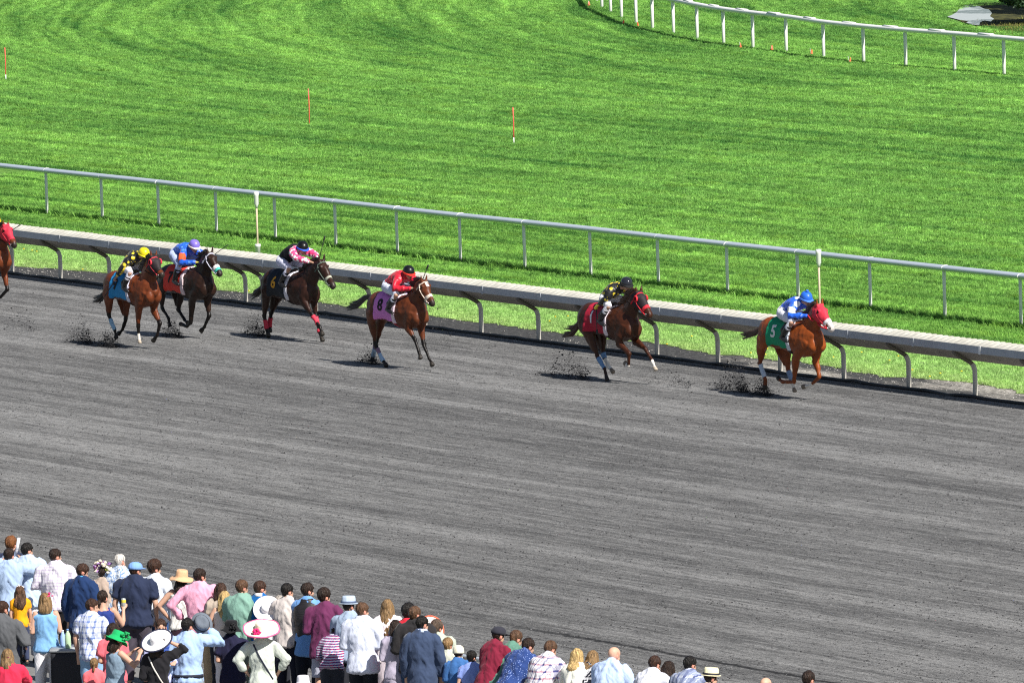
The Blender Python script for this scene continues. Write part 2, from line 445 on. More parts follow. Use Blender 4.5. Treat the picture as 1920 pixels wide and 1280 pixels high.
o = clods('loose_dirt', scatter(9000, 3, .008, .024), M_clod, 4); tag(o, 'dark clods of loose dirt lying over the racing track', 'dirt', kind='stuff')
o = clods('dry_dirt', scatter(6000, 5, .008, .022), M_clodl, 6); tag(o, 'pale dry crumbs of dirt lying over the racing track', 'dirt', kind='stuff')
r = random.Random(12); st = []
while len(st) < 4200:
    x = r.uniform(-60, 25); y = r.uniform(.05, 1.9)
    if r.random() < .06 + 1.2*max(0, noise.noise(Vector((x*.22, y*.5, 4)))) + (.35 if x > -6 else 0): st.append((x, YD + y, .01, r.uniform(.005, .020)*r.uniform(.6, 1)))
M_stone = mat('pale_stone', (.42, .40, .37), .9, var=.4, vscale=2)
o = clods('gravel', st, M_stone, 8); tag(o, 'pale gravel stones between the safety rail and the grass', 'gravel', kind='stuff')

# ------------------------------------------------------------------ grass blades
def tuft_mesh(name, seed, nb, h, w_, spread):
    r = random.Random(seed); vs, fs = [], []
    for i in range(nb):
        a = r.uniform(0, 6.28); d = r.uniform(0, spread); x, y = math.cos(a)*d, math.sin(a)*d
        b_ = r.uniform(0, 6.28); dx, dy = math.cos(b_)*w_, math.sin(b_)*w_; le = r.uniform(.2, .9)*h; c = r.uniform(0, 6.28)
        hh = h*r.uniform(.5, 1.1); k = len(vs); lx, ly = math.cos(c)*le, math.sin(c)*le
        vs += [(x-dx, y-dy, 0), (x+dx, y+dy, 0), (x+dx*.8+lx*.35, y+dy*.8+ly*.35, hh*.6), (x-dx*.8+lx*.35, y-dy*.8+ly*.35, hh*.6), (x+lx, y+ly, hh)]
        fs += [(k, k+1, k+2, k+3), (k+3, k+2, k+4)]
    me = bpy.data.meshes.new(name); me.from_pydata(vs, [], fs); me.materials.append(M_blade)
    return me

def grass(name, label, verts, faces, tufts, density, smin, smax, seed):
    src = bpy.data.collections.new(name+'_source')
    for i, me in enumerate(tufts):
        src.objects.link(bpy.data.objects.new('grass_tuft', me))
    me = bpy.data.meshes.new(name); me.from_pydata(verts, [], faces)
    o = obj(name, me, M_blade, smooth=False); tag(o, label, 'grass', kind='stuff')
    gn = bpy.data.node_groups.new(name, 'GeometryNodeTree')
    gn.interface.new_socket('Geometry', in_out='INPUT', socket_type='NodeSocketGeometry')
    gn.interface.new_socket('Geometry', in_out='OUTPUT', socket_type='NodeSocketGeometry')
    gi = gn.nodes.new('NodeGroupInput'); go = gn.nodes.new('NodeGroupOutput')
    dp = gn.nodes.new('GeometryNodeDistributePointsOnFaces'); dp.inputs['Density'].default_value = density; dp.inputs['Seed'].default_value = seed
    ip = gn.nodes.new('GeometryNodeInstanceOnPoints'); ci = gn.nodes.new('GeometryNodeCollectionInfo')
    ci.inputs['Collection'].default_value = src; ci.inputs['Separate Children'].default_value = True; ci.inputs['Reset Children'].default_value = True
    ip.inputs['Pick Instance'].default_value = True
    rv = gn.nodes.new('FunctionNodeRandomValue'); rv.data_type = 'FLOAT_VECTOR'; rv.inputs[0].default_value = (-.1, -.1, 0); rv.inputs[1].default_value = (.1, .1, 6.28)
    rs = gn.nodes.new('FunctionNodeRandomValue'); rs.data_type = 'FLOAT'; rs.inputs[2].default_value = smin; rs.inputs[3].default_value = smax
    L = gn.links.new
    if 'turf_grass' in name:
        pc = at(1885, 32); ps = gn.nodes.new('GeometryNodeInputPosition'); sb = gn.nodes.new('ShaderNodeVectorMath'); sb.operation = 'SUBTRACT'; sb.inputs[1].default_value = (pc.x, pc.y, 0); L(ps.outputs[0], sb.inputs[0])
        sq = []
        for ax, k in ((RIGHT, 1/1.8), (H_FWD, 1/5.4)):
            dt = gn.nodes.new('ShaderNodeVectorMath'); dt.operation = 'DOT_PRODUCT'; L(sb.outputs[0], dt.inputs[0]); dt.inputs[1].default_value = tuple(ax*k)
            pw = gn.nodes.new('ShaderNodeMath'); pw.operation = 'MULTIPLY'; L(dt.outputs['Value'], pw.inputs[0]); L(dt.outputs['Value'], pw.inputs[1]); sq.append(pw)
        ad = gn.nodes.new('ShaderNodeMath'); ad.operation = 'ADD'; L(sq[0].outputs[0], ad.inputs[0]); L(sq[1].outputs[0], ad.inputs[1])
        gt = gn.nodes.new('ShaderNodeMath'); gt.operation = 'GREATER_THAN'; gt.inputs[1].default_value = 1.0; L(ad.outputs[0], gt.inputs[0]); L(gt.outputs[0], ip.inputs['Selection'])
    L(gi.outputs[0], dp.inputs['Mesh']); L(dp.outputs['Points'], ip.inputs['Points']); L(ci.outputs[0], ip.inputs['Instance'])
    L(rv.outputs[0], ip.inputs['Rotation']); L(rs.outputs[1], ip.inputs['Scale']); L(ip.outputs[0], go.inputs[0])
    md = o.modifiers.new('grass', 'NODES'); md.node_group = gn
    return o
tufts = [tuft_mesh('grass_tuft', s, 26, .060, .005, .11) for s in range(6)]
tufts2 = [tuft_mesh('grass_tuft', 20+s, 26, .062, .007, .15) for s in range(6)]
def seen_quad(y0, y1, x0=-60, x1=1980, n=10, clip=None):
    vs, fs = [], []
    for j in range(n+1):
        for i in (0, 1):
            p = at((x0, x1)[i], y0+(y1-y0)*j/n); vs.append((p.x, p.y, .009))
    for j in range(n): fs.append((2*j, 2*j+1, 2*j+3, 2*j+2))
    return vs, fs
M_green = mat('weed_leaf', (.09, .22, .03), .7, var=.3, vscale=5)
M_yel = mat('dandelion_yellow', (.75, .55, .02), .7)
r = random.Random(31); b = bmesh.new()
for i in range(90):
    x = r.uniform(-46, 12); y = YD + r.uniform(1.0, 3.0)
    if noise.noise(Vector((x*.3, 3, 3))) < -.05: continue
    ball(b, (x, y, r.uniform(.06, .12)), (.022, .022, .012), seg=7, ring=4)
tag(obj('dandelion_flowers', b, M_yel), 'scattered yellow dandelion heads in the fringe of grass behind the safety rail', 'flowers', kind='stuff')

# ------------------------------------------------------------------ rails
M_rail = mat('white_aluminium', (.50, .56, .64), .34, metal=.15, var=.05, vscale=1)
M_white = mat('white_paint', (.80, .80, .79), .45, var=.04, vscale=4)
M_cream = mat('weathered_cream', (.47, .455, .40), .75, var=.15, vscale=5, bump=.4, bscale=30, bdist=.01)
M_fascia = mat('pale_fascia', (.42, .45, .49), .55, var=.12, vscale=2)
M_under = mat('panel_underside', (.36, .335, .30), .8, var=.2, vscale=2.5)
M_post = mat('post_beige', (.58, .55, .50), .6, var=.08, vscale=6)
M_arm = mat('shaded_arm', (.17, .15, .125), .7, var=.15, vscale=6)  # post paint darkened to stand for the shade under the cover
M_dark = mat('black_plastic', (.02, .02, .022), .5)

def tube(pts, rads, n=12, up=(0, 0, 1), cap=.4):
    b = bmesh.new(); loft(b, pts, rads, n, up, cap); return b

# white pipe rail along the turf
T = empty('pipe_rail', at(960, 500), 0, 'white pipe rail on slim posts along the near edge of the turf course', 'rail')
T.location.y = YT; T.location.x = 0; T.location.z = 0
b = bmesh.new()
pts = [Vector((x, noise.noise(Vector((x*.2, 0, 0)))*.03, 1.03+noise.noise(Vector((x*.15, 7, 0)))*.012)) for x in [-62+1.37*i for i in range(62)]]
loft(b, pts, [(.105, .060)]*len(pts), 16)
obj('rail', b, M_rail, T)
S1 = 2.7315; X1 = -198.109+X0
for i in range(-2, 20):
    x = X1 + S1*i; lean = rnd.uniform(-.012, .012)
    obj('post', tube([(x, 0, -.1), (x+lean*.5, 0, .5), (x+lean, 0, .98)], [.034]*3), M_white, T)
    b = bmesh.new(); loft(b, [(x+.05, 0, 1.03), (x+.07, 0, 1.03)], [(.108, .063)]*2, 16, cap=0); obj('rail_joint', b, M_white, T)

# goose-neck safety rail along the dirt
S2 = 2.2321; X2 = -184.4988+X0
D = empty('safety_rail', (0, YD, 0), 0, 'goose neck safety rail with a broad cream cover beside the dirt track', 'rail')
xs0, xs1 = X2-S2*4.4, X2+S2*23.5
vs, fs = [], []
nx = int((xs1-xs0)/.0283); prof_n = 7
for i in range(nx+1):
    x = xs0 + i*.0283; wv = abs(math.sin(math.pi*x/.19)); j = noise.noise(Vector((x*.5, 0, 0)))*.008 + noise.noise(Vector((x*9, 3, 0)))*.006
    for k in range(prof_n):
        u = k/(prof_n-1)
        vs.append((x, -.49 + .36*u, 1.02 + .055*math.sin(u*1.9) + .036*wv*min(1, u*2.0) + j))
for i in range(nx):
    for k in range(prof_n-1):
        a = i*prof_n+k; fs.append((a, a+prof_n, a+prof_n+1, a+1))
me = bpy.data.meshes.new('cover'); me.from_pydata(vs, [], fs)
obj('cover', me, M_cream, D, smooth=False)
def extr(prof, x0, x1, dx=2.0):
    b = bmesh.new(); n = max(1, int((x1-x0)/dx)); prev = None
    for i in range(n+1):
        x = x0+(x1-x0)*i/n; zz = noise.noise(Vector((x*.5, 0, 0)))*.008
        ring = [b.verts.new((x, y, z+zz)) for y, z in prof]
        if prev:
            for k in range(len(prof)): b.faces.new((prev[k], prev[(k+1) % len(prof)], ring[(k+1) % len(prof)], ring[k]))
        prev = ring
        if i in (0, n): b.faces.new(ring if i else ring[::-1])
    bmesh.ops.recalc_face_normals(b, faces=b.faces); return b
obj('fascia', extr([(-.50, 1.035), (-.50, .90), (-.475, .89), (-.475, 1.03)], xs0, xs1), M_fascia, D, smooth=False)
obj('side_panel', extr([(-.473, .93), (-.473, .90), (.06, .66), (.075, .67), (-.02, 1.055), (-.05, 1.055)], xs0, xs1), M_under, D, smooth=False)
posts_x = [X2 + S2*i for i in range(-3, 23)]
extra = at(443.7, 569.7).x
for x in posts_x + [extra]:
    if abs(x-(X2+S2*4)) < .1: pass
    b = bmesh.new()
    loft(b, [(x, 0, -.15), (x, 0, .3), (x, 0, .50), (x, -.025, .575), (x, -.06, .625)], [.045]*5, 12, up=(1, 0, 0))
    po = obj('post', b, M_post, D)
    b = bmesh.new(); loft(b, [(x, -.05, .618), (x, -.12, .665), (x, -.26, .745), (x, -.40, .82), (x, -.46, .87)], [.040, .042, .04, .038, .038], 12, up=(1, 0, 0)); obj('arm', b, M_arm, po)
for i, x in enumerate([X2 + S2*(i+.42) for i in range(-3, 23)]):
    b = bmesh.new(); box(b, (x-.03, -.512, .885), (x+.03, -.501, 1.042)); obj('joint_clip', b, M_white if i in (9, 20) else M_fascia, D, smooth=False)
# black edging at the foot of the posts
pts = [Vector((x, YD-.16+noise.noise(Vector((x*.8, 2, 0)))*.05, .03+noise.noise(Vector((x*1.3, 8, 0)))*.035)) for x in [-62+.4*i for i in range(205)]]
o = obj('edging_strip', tube(pts, [(.05, .03)]*len(pts), 8), M_dark); tag(o, 'thin black edging strip on the ground along the safety rail posts', 'edging')

# far rail curving away
Fq = empty('curved_rail', (0, 0, 0), 0, 'white rail curving away at the far side of the turf course', 'rail')
def smooth_path(P, k=6):
    out = []
    for i in range(len(P)-1):
        p0, p1, p2, p3 = P[max(i-1, 0)], P[i], P[i+1], P[min(i+2, len(P)-1)]
        for j in range(k):
            t_ = j/k; out.append(.5*((2*p1)+(p2-p0)*t_+(2*p0-5*p1+4*p2-p3)*t_*t_+(3*p1-p0-3*p2+p3)*t_**3))
    out.append(P[-1]); return out
path = [q + Vector((0, 0, 1.02)) for q in smooth_path(farp)]
obj('rail', tube(path, [(.10, .068)]*len(path), 12), M_white, Fq)
for q in farp:
    obj('post', tube([q+Vector((0, 0, -.1)), q+Vector((0, 0, .96))], [.048, .048], 10), M_white, Fq)
for i in range(3, len(farp)-4):
    q = (farp[i]*.35+farp[i+1]*.65); t_ = (farp[i+1]-farp[i]).normalized()
    obj('rail_cap', tube([q-t_*.35+Vector((0, 0, 1.075)), q+t_*.35+Vector((0, 0, 1.075))], [(.075, .035)]*2, 8), M_white, Fq)

# ------------------------------------------------------------------ flags, stakes, marker posts
M_orange = mat('orange_cloth', (.85, .16, .06), .7)
M_red = mat('red_orange_paint', (.85, .12, .09), .5)
M_tan = mat('tan_pole', (.62, .50, .36), .6)
flags = [((1104, 13), 'small orange flag left of the far rail, nearest the top edge'), ((1168, 47), 'lowest slumped orange flag beneath the far rail curve'),
         ((1196, 52), 'orange flag touching the foot of a curved rail post'), ((1388, 92), 'leaning orange flag left of the tenth curved rail post'),
         ((1447, 96), 'thin upright orange flag between two curved rail posts'), ((1521, 104), 'orange flag tipped to the right on the turf under the far rail'),
         ((1593, 119), 'rightmost of the small orange flags by the far rail')]
for (q, lb) in flags:
    e = empty('marker_flag', at(*q), rnd.uniform(0, 1), lb, 'flag', 'small orange flags under the far rail')
    ti = rnd.uniform(-.35, .1)
    obj('pole', tube([(0, 0, 0), (0, ti*.2, .2)], [.005]*2, 6), M_white, e)
    b = bmesh.new(); lathe(b, [(.055, .02), (.05, .06), (.028, .12), (.008, .17)], Matrix.Rotation(ti, 4, 'X') @ Matrix.Diagonal((.9, .5, 1, 1)), 8); obj('flag', b, M_orange, e)
for (x, y, h, lb) in ((11, 151, .93, 'orange stake with a white foot near the left edge of the turf'), (580, 235, .95, 'orange stake standing alone in the middle of the turf left half'), (963.5, 270, .92, 'orange and white stake nearest the centre of the turf course')):
    e = empty('marker_stake', at(x, y), 0, lb, 'stake', 'orange stakes on the turf')
    k = 0 if 500 < x < 600 else .16
    obj('rod', tube([(0, 0, k), (0, .01, h*.6), (0, 0, h)], [.015]*3, 8), M_red, e)
    obj('foot', tube([(0, 0, -.03), (0, 0, max(k, .03))], [.017]*2, 8), M_white, e)
for (x, y, lb) in ((484, 487, 'tan marker pole with white head and foot behind left part of the safety rail'), (1538, 607, 'tan marker pole with white head behind the leading horse')):
    e = empty('marker_pole', at(x, y), 0, lb, 'marker pole', 'marker poles between the rails')
    obj('shaft', tube([(0, 0, .2), (0, 0, 1.2)], [.022]*2, 10), M_tan, e)
    b = bmesh.new(); lathe(b, [(.035, 1.14), (.036, 1.2), (.052, 1.22), (.052, 1.40), (.058, 1.41), (.058, 1.48), (.05, 1.49)], Matrix.Identity(4), 16); obj('head', b, M_white, e)
    b = bmesh.new(); lathe(b, [(.056, -.02), (.058, .28), (.066, .285), (.066, .34), (.058, .345)], Matrix.Identity(4), 16); obj('foot', b, M_white, e)

# ------------------------------------------------------------------ puddle and shrub in the far corner
M_water = mat('water_painted_sky', (.66, .69, .75), .05, spec=1.0)  # pale base colour stands in for the bright sky reflection
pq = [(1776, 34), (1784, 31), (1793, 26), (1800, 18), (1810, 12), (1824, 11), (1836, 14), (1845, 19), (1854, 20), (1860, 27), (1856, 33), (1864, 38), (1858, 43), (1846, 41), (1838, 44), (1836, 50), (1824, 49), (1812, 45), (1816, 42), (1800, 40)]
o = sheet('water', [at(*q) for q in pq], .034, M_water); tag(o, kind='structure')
M_mud_refl = ground_mat('mud_dark_reflection', lambda t, L, p, pos: L.new(mx(t, L, mr(t, L, nz(t, L, pos, 1, (2, 4, 1), 4, .7), .35, .65, 0, 1), (.02, .025, .012), (.10, .10, .035)), p.inputs['Base Color']))  # muddy edge, dark tone also painted for water reflecting the shrub
o = sheet('mud_dark_reflection', [at(*q) for q in [(1782, 33), (1800, 20), (1822, 12), (1850, 6), (1990, 12), (1990, 66), (1930, 62), (1880, 57), (1840, 50), (1806, 44)]], .028, M_mud_refl); tag(o, kind='structure')

def crown(b, c, rad, nleaf, size, seed, flat=1.0):
    r = random.Random(seed); lumps = []
    for i in range(26):
        v = Vector((r.gauss(0, 1), r.gauss(0, 1), r.gauss(0, 1))).normalized()*r.uniform(.35, .95)
        lumps.append((Vector((v.x*rad[0], v.y*rad[1], v.z*rad[2])), r.uniform(.22, .42)))
    for i in range(nleaf):
        l, s = r.choice(lumps); v = Vector((r.gauss(0, 1), r.gauss(0, 1), r.gauss(0, 1))).normalized()*r.uniform(.75, 1.05)*s
        p = c + l + Vector((v.x*rad[0], v.y*rad[1], v.z*rad[2]))
        a = Vector((r.uniform(-1, 1), r.uniform(-1, 1), r.uniform(-1, 1))).normalized(); q = a.orthogonal().normalized()
        s_ = size*r.uniform(.6, 1.3)
        b.faces.new([b.verts.new(p+a*s_), b.verts.new(p+q*s_*.45), b.verts.new(p-a*s_*.8), b.verts.new(p-q*s_*.45)])
M_leaf = mat('dark_leaf', (.022, .058, .018), .6, var=.45, vscale=.8)
M_bark = mat('bark', (.09, .065, .045), .9, var=.3, vscale=4)
def tree(name, loc, h, rad, nleaf, size, seed, label, cat):
    e = empty(name, loc, 0, label, cat)
    b = bmesh.new(); top = Vector((0, 0, h))
    loft(b, [(0, 0, -.2), (.05, .02, h*.3), (0, .05, h*.6), top], [h*.035, h*.028, h*.02, h*.008], 10, up=(1, 0, 0))
    r = random.Random(seed)
    for i in range(8):
        z = h*r.uniform(.3, .75); a = r.uniform(0, 6.28); q = Vector((math.cos(a)*rad[0]*.6, math.sin(a)*rad[1]*.6, h*.25))
        loft(b, [(0, 0, z), Vector((0, 0, z))+q*.5, Vector((0, 0, z))+q], [h*.014, h*.009, h*.004], 7, up=(1, 0, .1))
    obj('trunk', b, M_bark, e)
    b = bmesh.new(); crown(b, Vector((0, 0, h*.62)), rad, nleaf, size, seed); obj('crown', b, M_leaf, e, smooth=False)
    return e
tree('shrub', at(1958, 46), 2.1, (1.9, 1.9, 1.25), 14000, .10, 4, 'dense dark green shrub beside the puddle in the far right corner', 'shrub')
s_c = at(1940, 16)
tree('tree', s_c + TO_SUN_H*6.3 + Vector((0, 0, 0)), 8.6, (3.4, 3.4, 2.6), 15000, .18, 9, 'broad tree throwing deep shade across the puddle corner', 'tree')
vs, fs = [], []; r = random.Random(77)
for _ in range(900):
    q = at(r.gauss(1905, 30), r.gauss(53, 6)); a = r.uniform(0, 6.28); h_ = r.uniform(.03, .13); k = len(vs); dx, dy = math.cos(a)*.012, math.sin(a)*.012; lx, ly = r.gauss(0, .06), r.gauss(0, .06)
    vs += [(q.x-dx, q.y-dy, .02), (q.x+dx, q.y+dy, .02), (q.x+lx, q.y+ly, h_)]; fs.append((k, k+1, k+2))
me = bpy.data.meshes.new('puddle_weeds'); me.from_pydata(vs, [], fs)
o = obj('puddle_weeds', me, mat('weed_olive', (.16, .17, .03), .8, var=.7, vscale=1.2), smooth=False); tag(o, 'low yellowish weeds growing out of the muddy puddle edge', 'weeds', kind='stuff')


# ------------------------------------------------------------------ horses
M_coat = mat('horse_coat', rough=.46, vcol=True, bump=.35, bscale=22, bdist=.012, spec=.32, var=.28, vscale=7)
M_hair_black = mat('black_horsehair', (.012, .010, .009), .5, bump=.6, bscale=60, stretch=(.3, 1, 1))
M_hair_brown = mat('brown_horsehair', (.05, .022, .012), .5, bump=.6, bscale=60, stretch=(.3, 1, 1))
M_leather = mat('dark_leather', (.03, .018, .012), .45)
M_eye = mat('dark_eye', (.01, .008, .006), .1)
M_blackc = mat('black_cloth', (.02, .02, .022), .8)
M_boot = mat('boot_leather', (.015, .015, .017), .25)
def simple(hexc, rough=.75): return mat('plain_'+hexc, tuple(v*.85 for v in lin(hexc)), rough, bump=.3, bscale=25, bdist=.01)

def seg_t(p, a, b):
    d = b-a; t = max(0, min(1, (p-a).dot(d)/d.length_squared)); return t, (p-a-d*t).length

def numeral(txt, size, bvh, center, side, m, parent, slant=0.0):
    """a numeral laid onto the saddle cloth"""
    cu = bpy.data.curves.new('number', 'FONT'); cu.body = txt; cu.size = size; cu.align_x = 'CENTER'; cu.align_y = 'CENTER'; cu.offset = size*.028; cu.resolution_u = 4
    to = bpy.data.objects.new('number', cu); COL.objects.link(to)
    dg = bpy.context.evaluated_depsgraph_get(); me = bpy.data.meshes.new_from_object(to.evaluated_get(dg)); bpy.data.objects.remove(to)
    b = bmesh.new(); b.from_mesh(me)
    bmesh.ops.triangulate(b, faces=b.faces)
    for _ in range(3):
        le = [e for e in b.edges if e.calc_length() > .03]
        if le: bmesh.ops.subdivide_edges(b, edges=le, cuts=1); bmesh.ops.triangulate(b, faces=b.faces)
    for v in b.verts:
        x, z = v.co.x, v.co.y
        X = center[0] + (x if side < 0 else -x) ; Z = center[1] + z + slant*x*(1 if side < 0 else -1)
        hit = bvh.ray_cast(Vector((X, side*1.2, Z)), Vector((0, -side, 0)))
        y = hit[0].y if hit[0] else side*.27
        v.co = Vector((X, y + side*.008, Z))
    b.normal_update(); me2 = bpy.data.meshes.new('number'); b.to_mesh(me2); b.free()
    return obj('number', me2, m, parent, smooth=False)

COATS = {   # body, dark points, mane is black?
    'chestnut': ('8a4318', '6b3312', False), 'bay': ('5e2f18', '120c0a', True), 'dark_bay': ('301a12', '0e0a09', True),
    'blood_bay': ('6a3318', '140d0b', True), 'liver': ('42200f', '2a140b', False), 'near_black': ('2c1a12', '0d0908', True)}

def horse(name, loc, heading, P, label, hood=None):
    coat, dark, black = COATS[P['coat']]; coat = Vector(lin(coat))*.95; dark = Vector(lin(dark))*.9
    e = empty(name, loc, heading, label, 'horse')
    dz = P.get('dz', 0); b = bmesh.new()
    body = [(-1.03, 1.20, .07, .10), (-.95, 1.19, .16, .20), (-.78, 1.175, .225, .27), (-.55, 1.165, .24, .28), (-.28, 1.14, .225, .265), (0, 1.115, .25, .305),
            (.25, 1.10, .245, .33), (.45, 1.12, .22, .32), (.60, 1.13, .185, .255), (.71, 1.12, .125, .17), (.77, 1.12, .06, .09)]
    loft(b, [(x, 0, z+dz) for x, z, _, _ in body], [(ry*1.05, rz*1.03) for _, _, ry, rz in body], 20)
    loft(b, [(.05, 0, 1.30+dz), (.30, 0, 1.33+dz), (.48, 0, 1.34+dz)], [(.06, .11), (.075, .14), (.07, .12)], 10)     # withers
    pl, mz = Vector((P['poll'][0], P['poll'][2] if len(P['poll']) > 2 else 0, P['poll'][1])), Vector((P['muzzle'][0], P['muzzle'][2] if len(P['muzzle']) > 2 else 0, P['muzzle'][1]))
    pl.z -= .03
    base = Vector((.40, 0, 1.20+dz)); q1 = base.lerp(pl, .42)+Vector((0, 0, -.02)); q2 = base.lerp(pl, .78)+Vector((0, 0, .015))
    loft(b, [base, q1, q2, pl + (mz-pl)*.06], [(.165, .28), (.118, .22), (.092, .158), (.078, .122)], 16)
    hd = (mz-pl).normalized(); sd = hd.cross(Vector((0, 0, 1))).normalized(); dn = hd.cross(sd).normalized()
    if dn.z > 0: dn = -dn
    HL = (mz-pl).length
    hp = [(-.03, 0, .066, .08), (.10, .014, .098, .122), (.24, .034, .104, .152), (.38, .034, .090, .138), (.55, .022, .068, .104), (.74, .012, .060, .083), (.88, .008, .064, .080), (.98, .010, .056, .066)]
    loft(b, [pl + hd*HL*t + dn*o for t, o, _, _ in hp], [(a, c) for _, _, a, c in hp], 16, up=-dn)
    for s in (-1, 1):
        ball(b, pl+hd*HL*.24+sd*s*.052+dn*.085, (.056, .055, .07))            # cheek
        ball(b, pl+hd*HL*.20+sd*s*.080-dn*.052, (.034, .034, .028))            # brow
        ball(b, pl+hd*HL*.93+sd*s*.034-dn*.012, (.022, .02, .02))            # nostril wing
    ball(b, mz+dn*.05-hd*.05, (.032, .03, .022))                             # chin
    for s in (-1, 1):                                                          # ears
        er = pl + sd*s*.048 - dn*.05 + hd*.0
        loft(b, [er, er+Vector((0, 0, .06))+sd*s*.012, er+Vector((.01, 0, .145))+sd*s*.02], [(.030, .032), (.028, .024), (.008, .008)], 8, up=hd)
    bones = []
    for k in ('RH', 'LH'):
        s = -1 if k[0] == 'R' else 1; st, hk, ft, to = [Vector((x, s*y, z)) for (x, z), y in zip(P[k], (.165, .13, .125, .12))]
        hip = Vector((-.70, s*.135, 1.15+dz)); bt = Vector((-.86, s*.12, 1.06+dz)); mid = st.lerp(hk, .5)+Vector((.0, 0, 0))
        loft(b, [hip, hip.lerp(st, .5)+Vector((-.02, s*.02, 0)), st], [(.115, .23), (.105, .20), (.082, .135)], 14, up=(1, 0, .2))
        loft(b, [bt, bt.lerp(hk, .45)+Vector((-.01, 0, 0)), hk.lerp(bt, .18)], [(.08, .12), (.062, .085), (.04, .055)], 12, up=(1, 0, .2))
        loft(b, [st, mid, hk.lerp(st, .12), hk], [(.082, .125), (.056, .082), (.037, .050), (.04, .052)], 12, up=(1, 0, .2))
        ball(b, hk+(hk-st).normalized()*.02+Vector((-.03, 0, .03)), (.035, .03, .038))
        can = ft-hk; loft(b, [hk, hk+can*.3, hk+can*.8, ft], [(.038, .05), (.033, .041), (.031, .037), (.038, .043)], 10, up=(1, 0, .2))
        pd = (to-ft); loft(b, [ft, ft+pd*.55], [(.034, .038), (.027, .031)], 10, up=(1, 0, .2))
        loft(b, [ft+pd*.5, to], [(.036, .038), (.050, .056)], 12, up=(1, 0, .2), cap=.2); bones.append((hk, ft, to, k, st))
    for k in ('RF', 'LF'):
        s = -1 if k[0] == 'R' else 1; el, kn, ft, to = [Vector((x, s*y, z)) for (x, z), y in zip(P[k], (.15, .13, .12, .12))]
        sh = Vector((.50, s*.13, 1.14+dz)); el2 = el
        loft(b, [sh, sh.lerp(el2, .6)+Vector((0, s*.015, 0)), el2], [(.085, .21), (.08, .15), (.062, .095)], 14, up=(1, 0, .2))
        fa = kn-el; loft(b, [el, el+fa*.35, el+fa*.8, kn], [(.065, .095), (.055, .078), (.037, .044), (.042, .045)], 12, up=(1, 0, .2))
        ball(b, kn, (.043, .042, .048))
        can = ft-kn; loft(b, [kn, kn+can*.3, kn+can*.8, ft], [(.037, .04), (.032, .037), (.030, .035), (.038, .041)], 10, up=(1, 0, .2))
        pd = (to-ft); loft(b, [ft, ft+pd*.55], [(.034, .036), (.026, .030)], 10, up=(1, 0, .2))
        loft(b, [ft+pd*.5, to], [(.036, .038), (.049, .055)], 12, up=(1, 0, .2), cap=.2); bones.append((kn, ft, to, k, el))
    for s in (-1, 1):                                                          # breast muscles
        ball(b, (.66, s*.085, 1.02+dz), (.115, .10, .15))
    me = blob(b, .0145, 4)
    wrinkle(me, .013, 6, P.get('seed', 1)); wrinkle(me, .007, 14, P.get('seed', 1))
    white = P.get('white', {}); blaze = P.get('blaze')
    hoofc = Vector((.22, .18, .14)); belly = coat*.55
    def col(c, n):
        best = 9; kk = None
        for (a, f, t_, k, up_) in bones:
            q, d = seg_t(c, a, f); q2, d2 = seg_t(c, f, t_)
            if d < best: best, kk = d, (k, 'c', q)
            if d2 < best: best, kk = d2, (k, 'p', q2)
        out = coat.copy()
        th, dh = seg_t(c, pl, mz)
        if best < .085 and kk:
            k, part, q = kk
            if part == 'p' and q > .52: return tuple(white.get('hoof_'+k, hoofc if k in white else (.03, .025, .02)))
            if k in white and (part == 'p' or q > 1-white[k]): return (.72, .68, .62)
            if black or part == 'p': out = dark.copy()
            elif not black: out = coat*.8
            return tuple(out)
        if black:
            for (a, f, t_, k, up_) in bones:
                q, d = seg_t(c, a, up_)
                if d < .09 and q < .35 and c.z < .75: out = dark.lerp(coat, q/.35)
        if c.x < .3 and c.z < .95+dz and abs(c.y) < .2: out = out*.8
        if dh < .16 and c.x > .5:
            if th > .80: out = out.lerp(Vector((.03, .022, .018)), min(1, (th-.80)*8) if black or P.get('darknose') else .15)
            fr = (c - (pl+(mz-pl)*th)).dot(-dn)
            sy = abs((c-(pl+(mz-pl)*th)).dot(sd))
            if blaze == 'star' and .12 < th < .30 and fr > .05 and sy < .028: out = Vector((.75, .70, .66))
            if blaze == 'blaze' and th > .45 and fr > .01 and sy < .05: out = Vector((.72, .68, .66))
            if blaze == 'blaze' and th > .82: out = Vector((.60, .55, .53))
            if (c-(pl+hd*HL*.21+sd*.10-dn*.02)).length < .024 or (c-(pl+hd*HL*.21-sd*.10-dn*.02)).length < .024: out = Vector((.01, .008, .006))
            for s in (-1, 1):
                if (c-(mz-hd*.03+sd*s*.052-dn*.014)).length < .022: out = Vector((.01, .008, .008))
        return tuple(out)
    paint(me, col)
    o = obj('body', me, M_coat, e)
    bvh = BVHTree.FromPolygons([v.co for v in me.vertices], [tuple(p.vertices) for p in me.polygons])
    # mane and tail
    hm = M_hair_black if black else M_hair_brown; r = random.Random(P.get('seed', 1))
    b = bmesh.new()
    for i in range(16):
        t = i/15; c = base.lerp(pl, .12+.88*t) + Vector((0, 0, 0)); hit = bvh.ray_cast(c+Vector((-.25, 0, .6)), Vector((.25, 0, -.6)).normalized())
        p = hit[0] if hit[0] else c+Vector((0, 0, .2)); p = p + Vector((0, r.uniform(-.01, .01), -.015))
        tip = p + Vector((-.10-r.uniform(0, .06), -.05*r.random()-.02, .015+r.uniform(-.04, .03)))
        loft(b, [p, p.lerp(tip, .5)+Vector((0, -.015, .03)), tip], [(.016, .035), (.014, .03), (.004, .008)], 7)
    obj('mane', b, hm, e)
    b = bmesh.new(); tl = [Vector((x, 0, z)) for x, z in P['tail']]; nrm = len(tl)
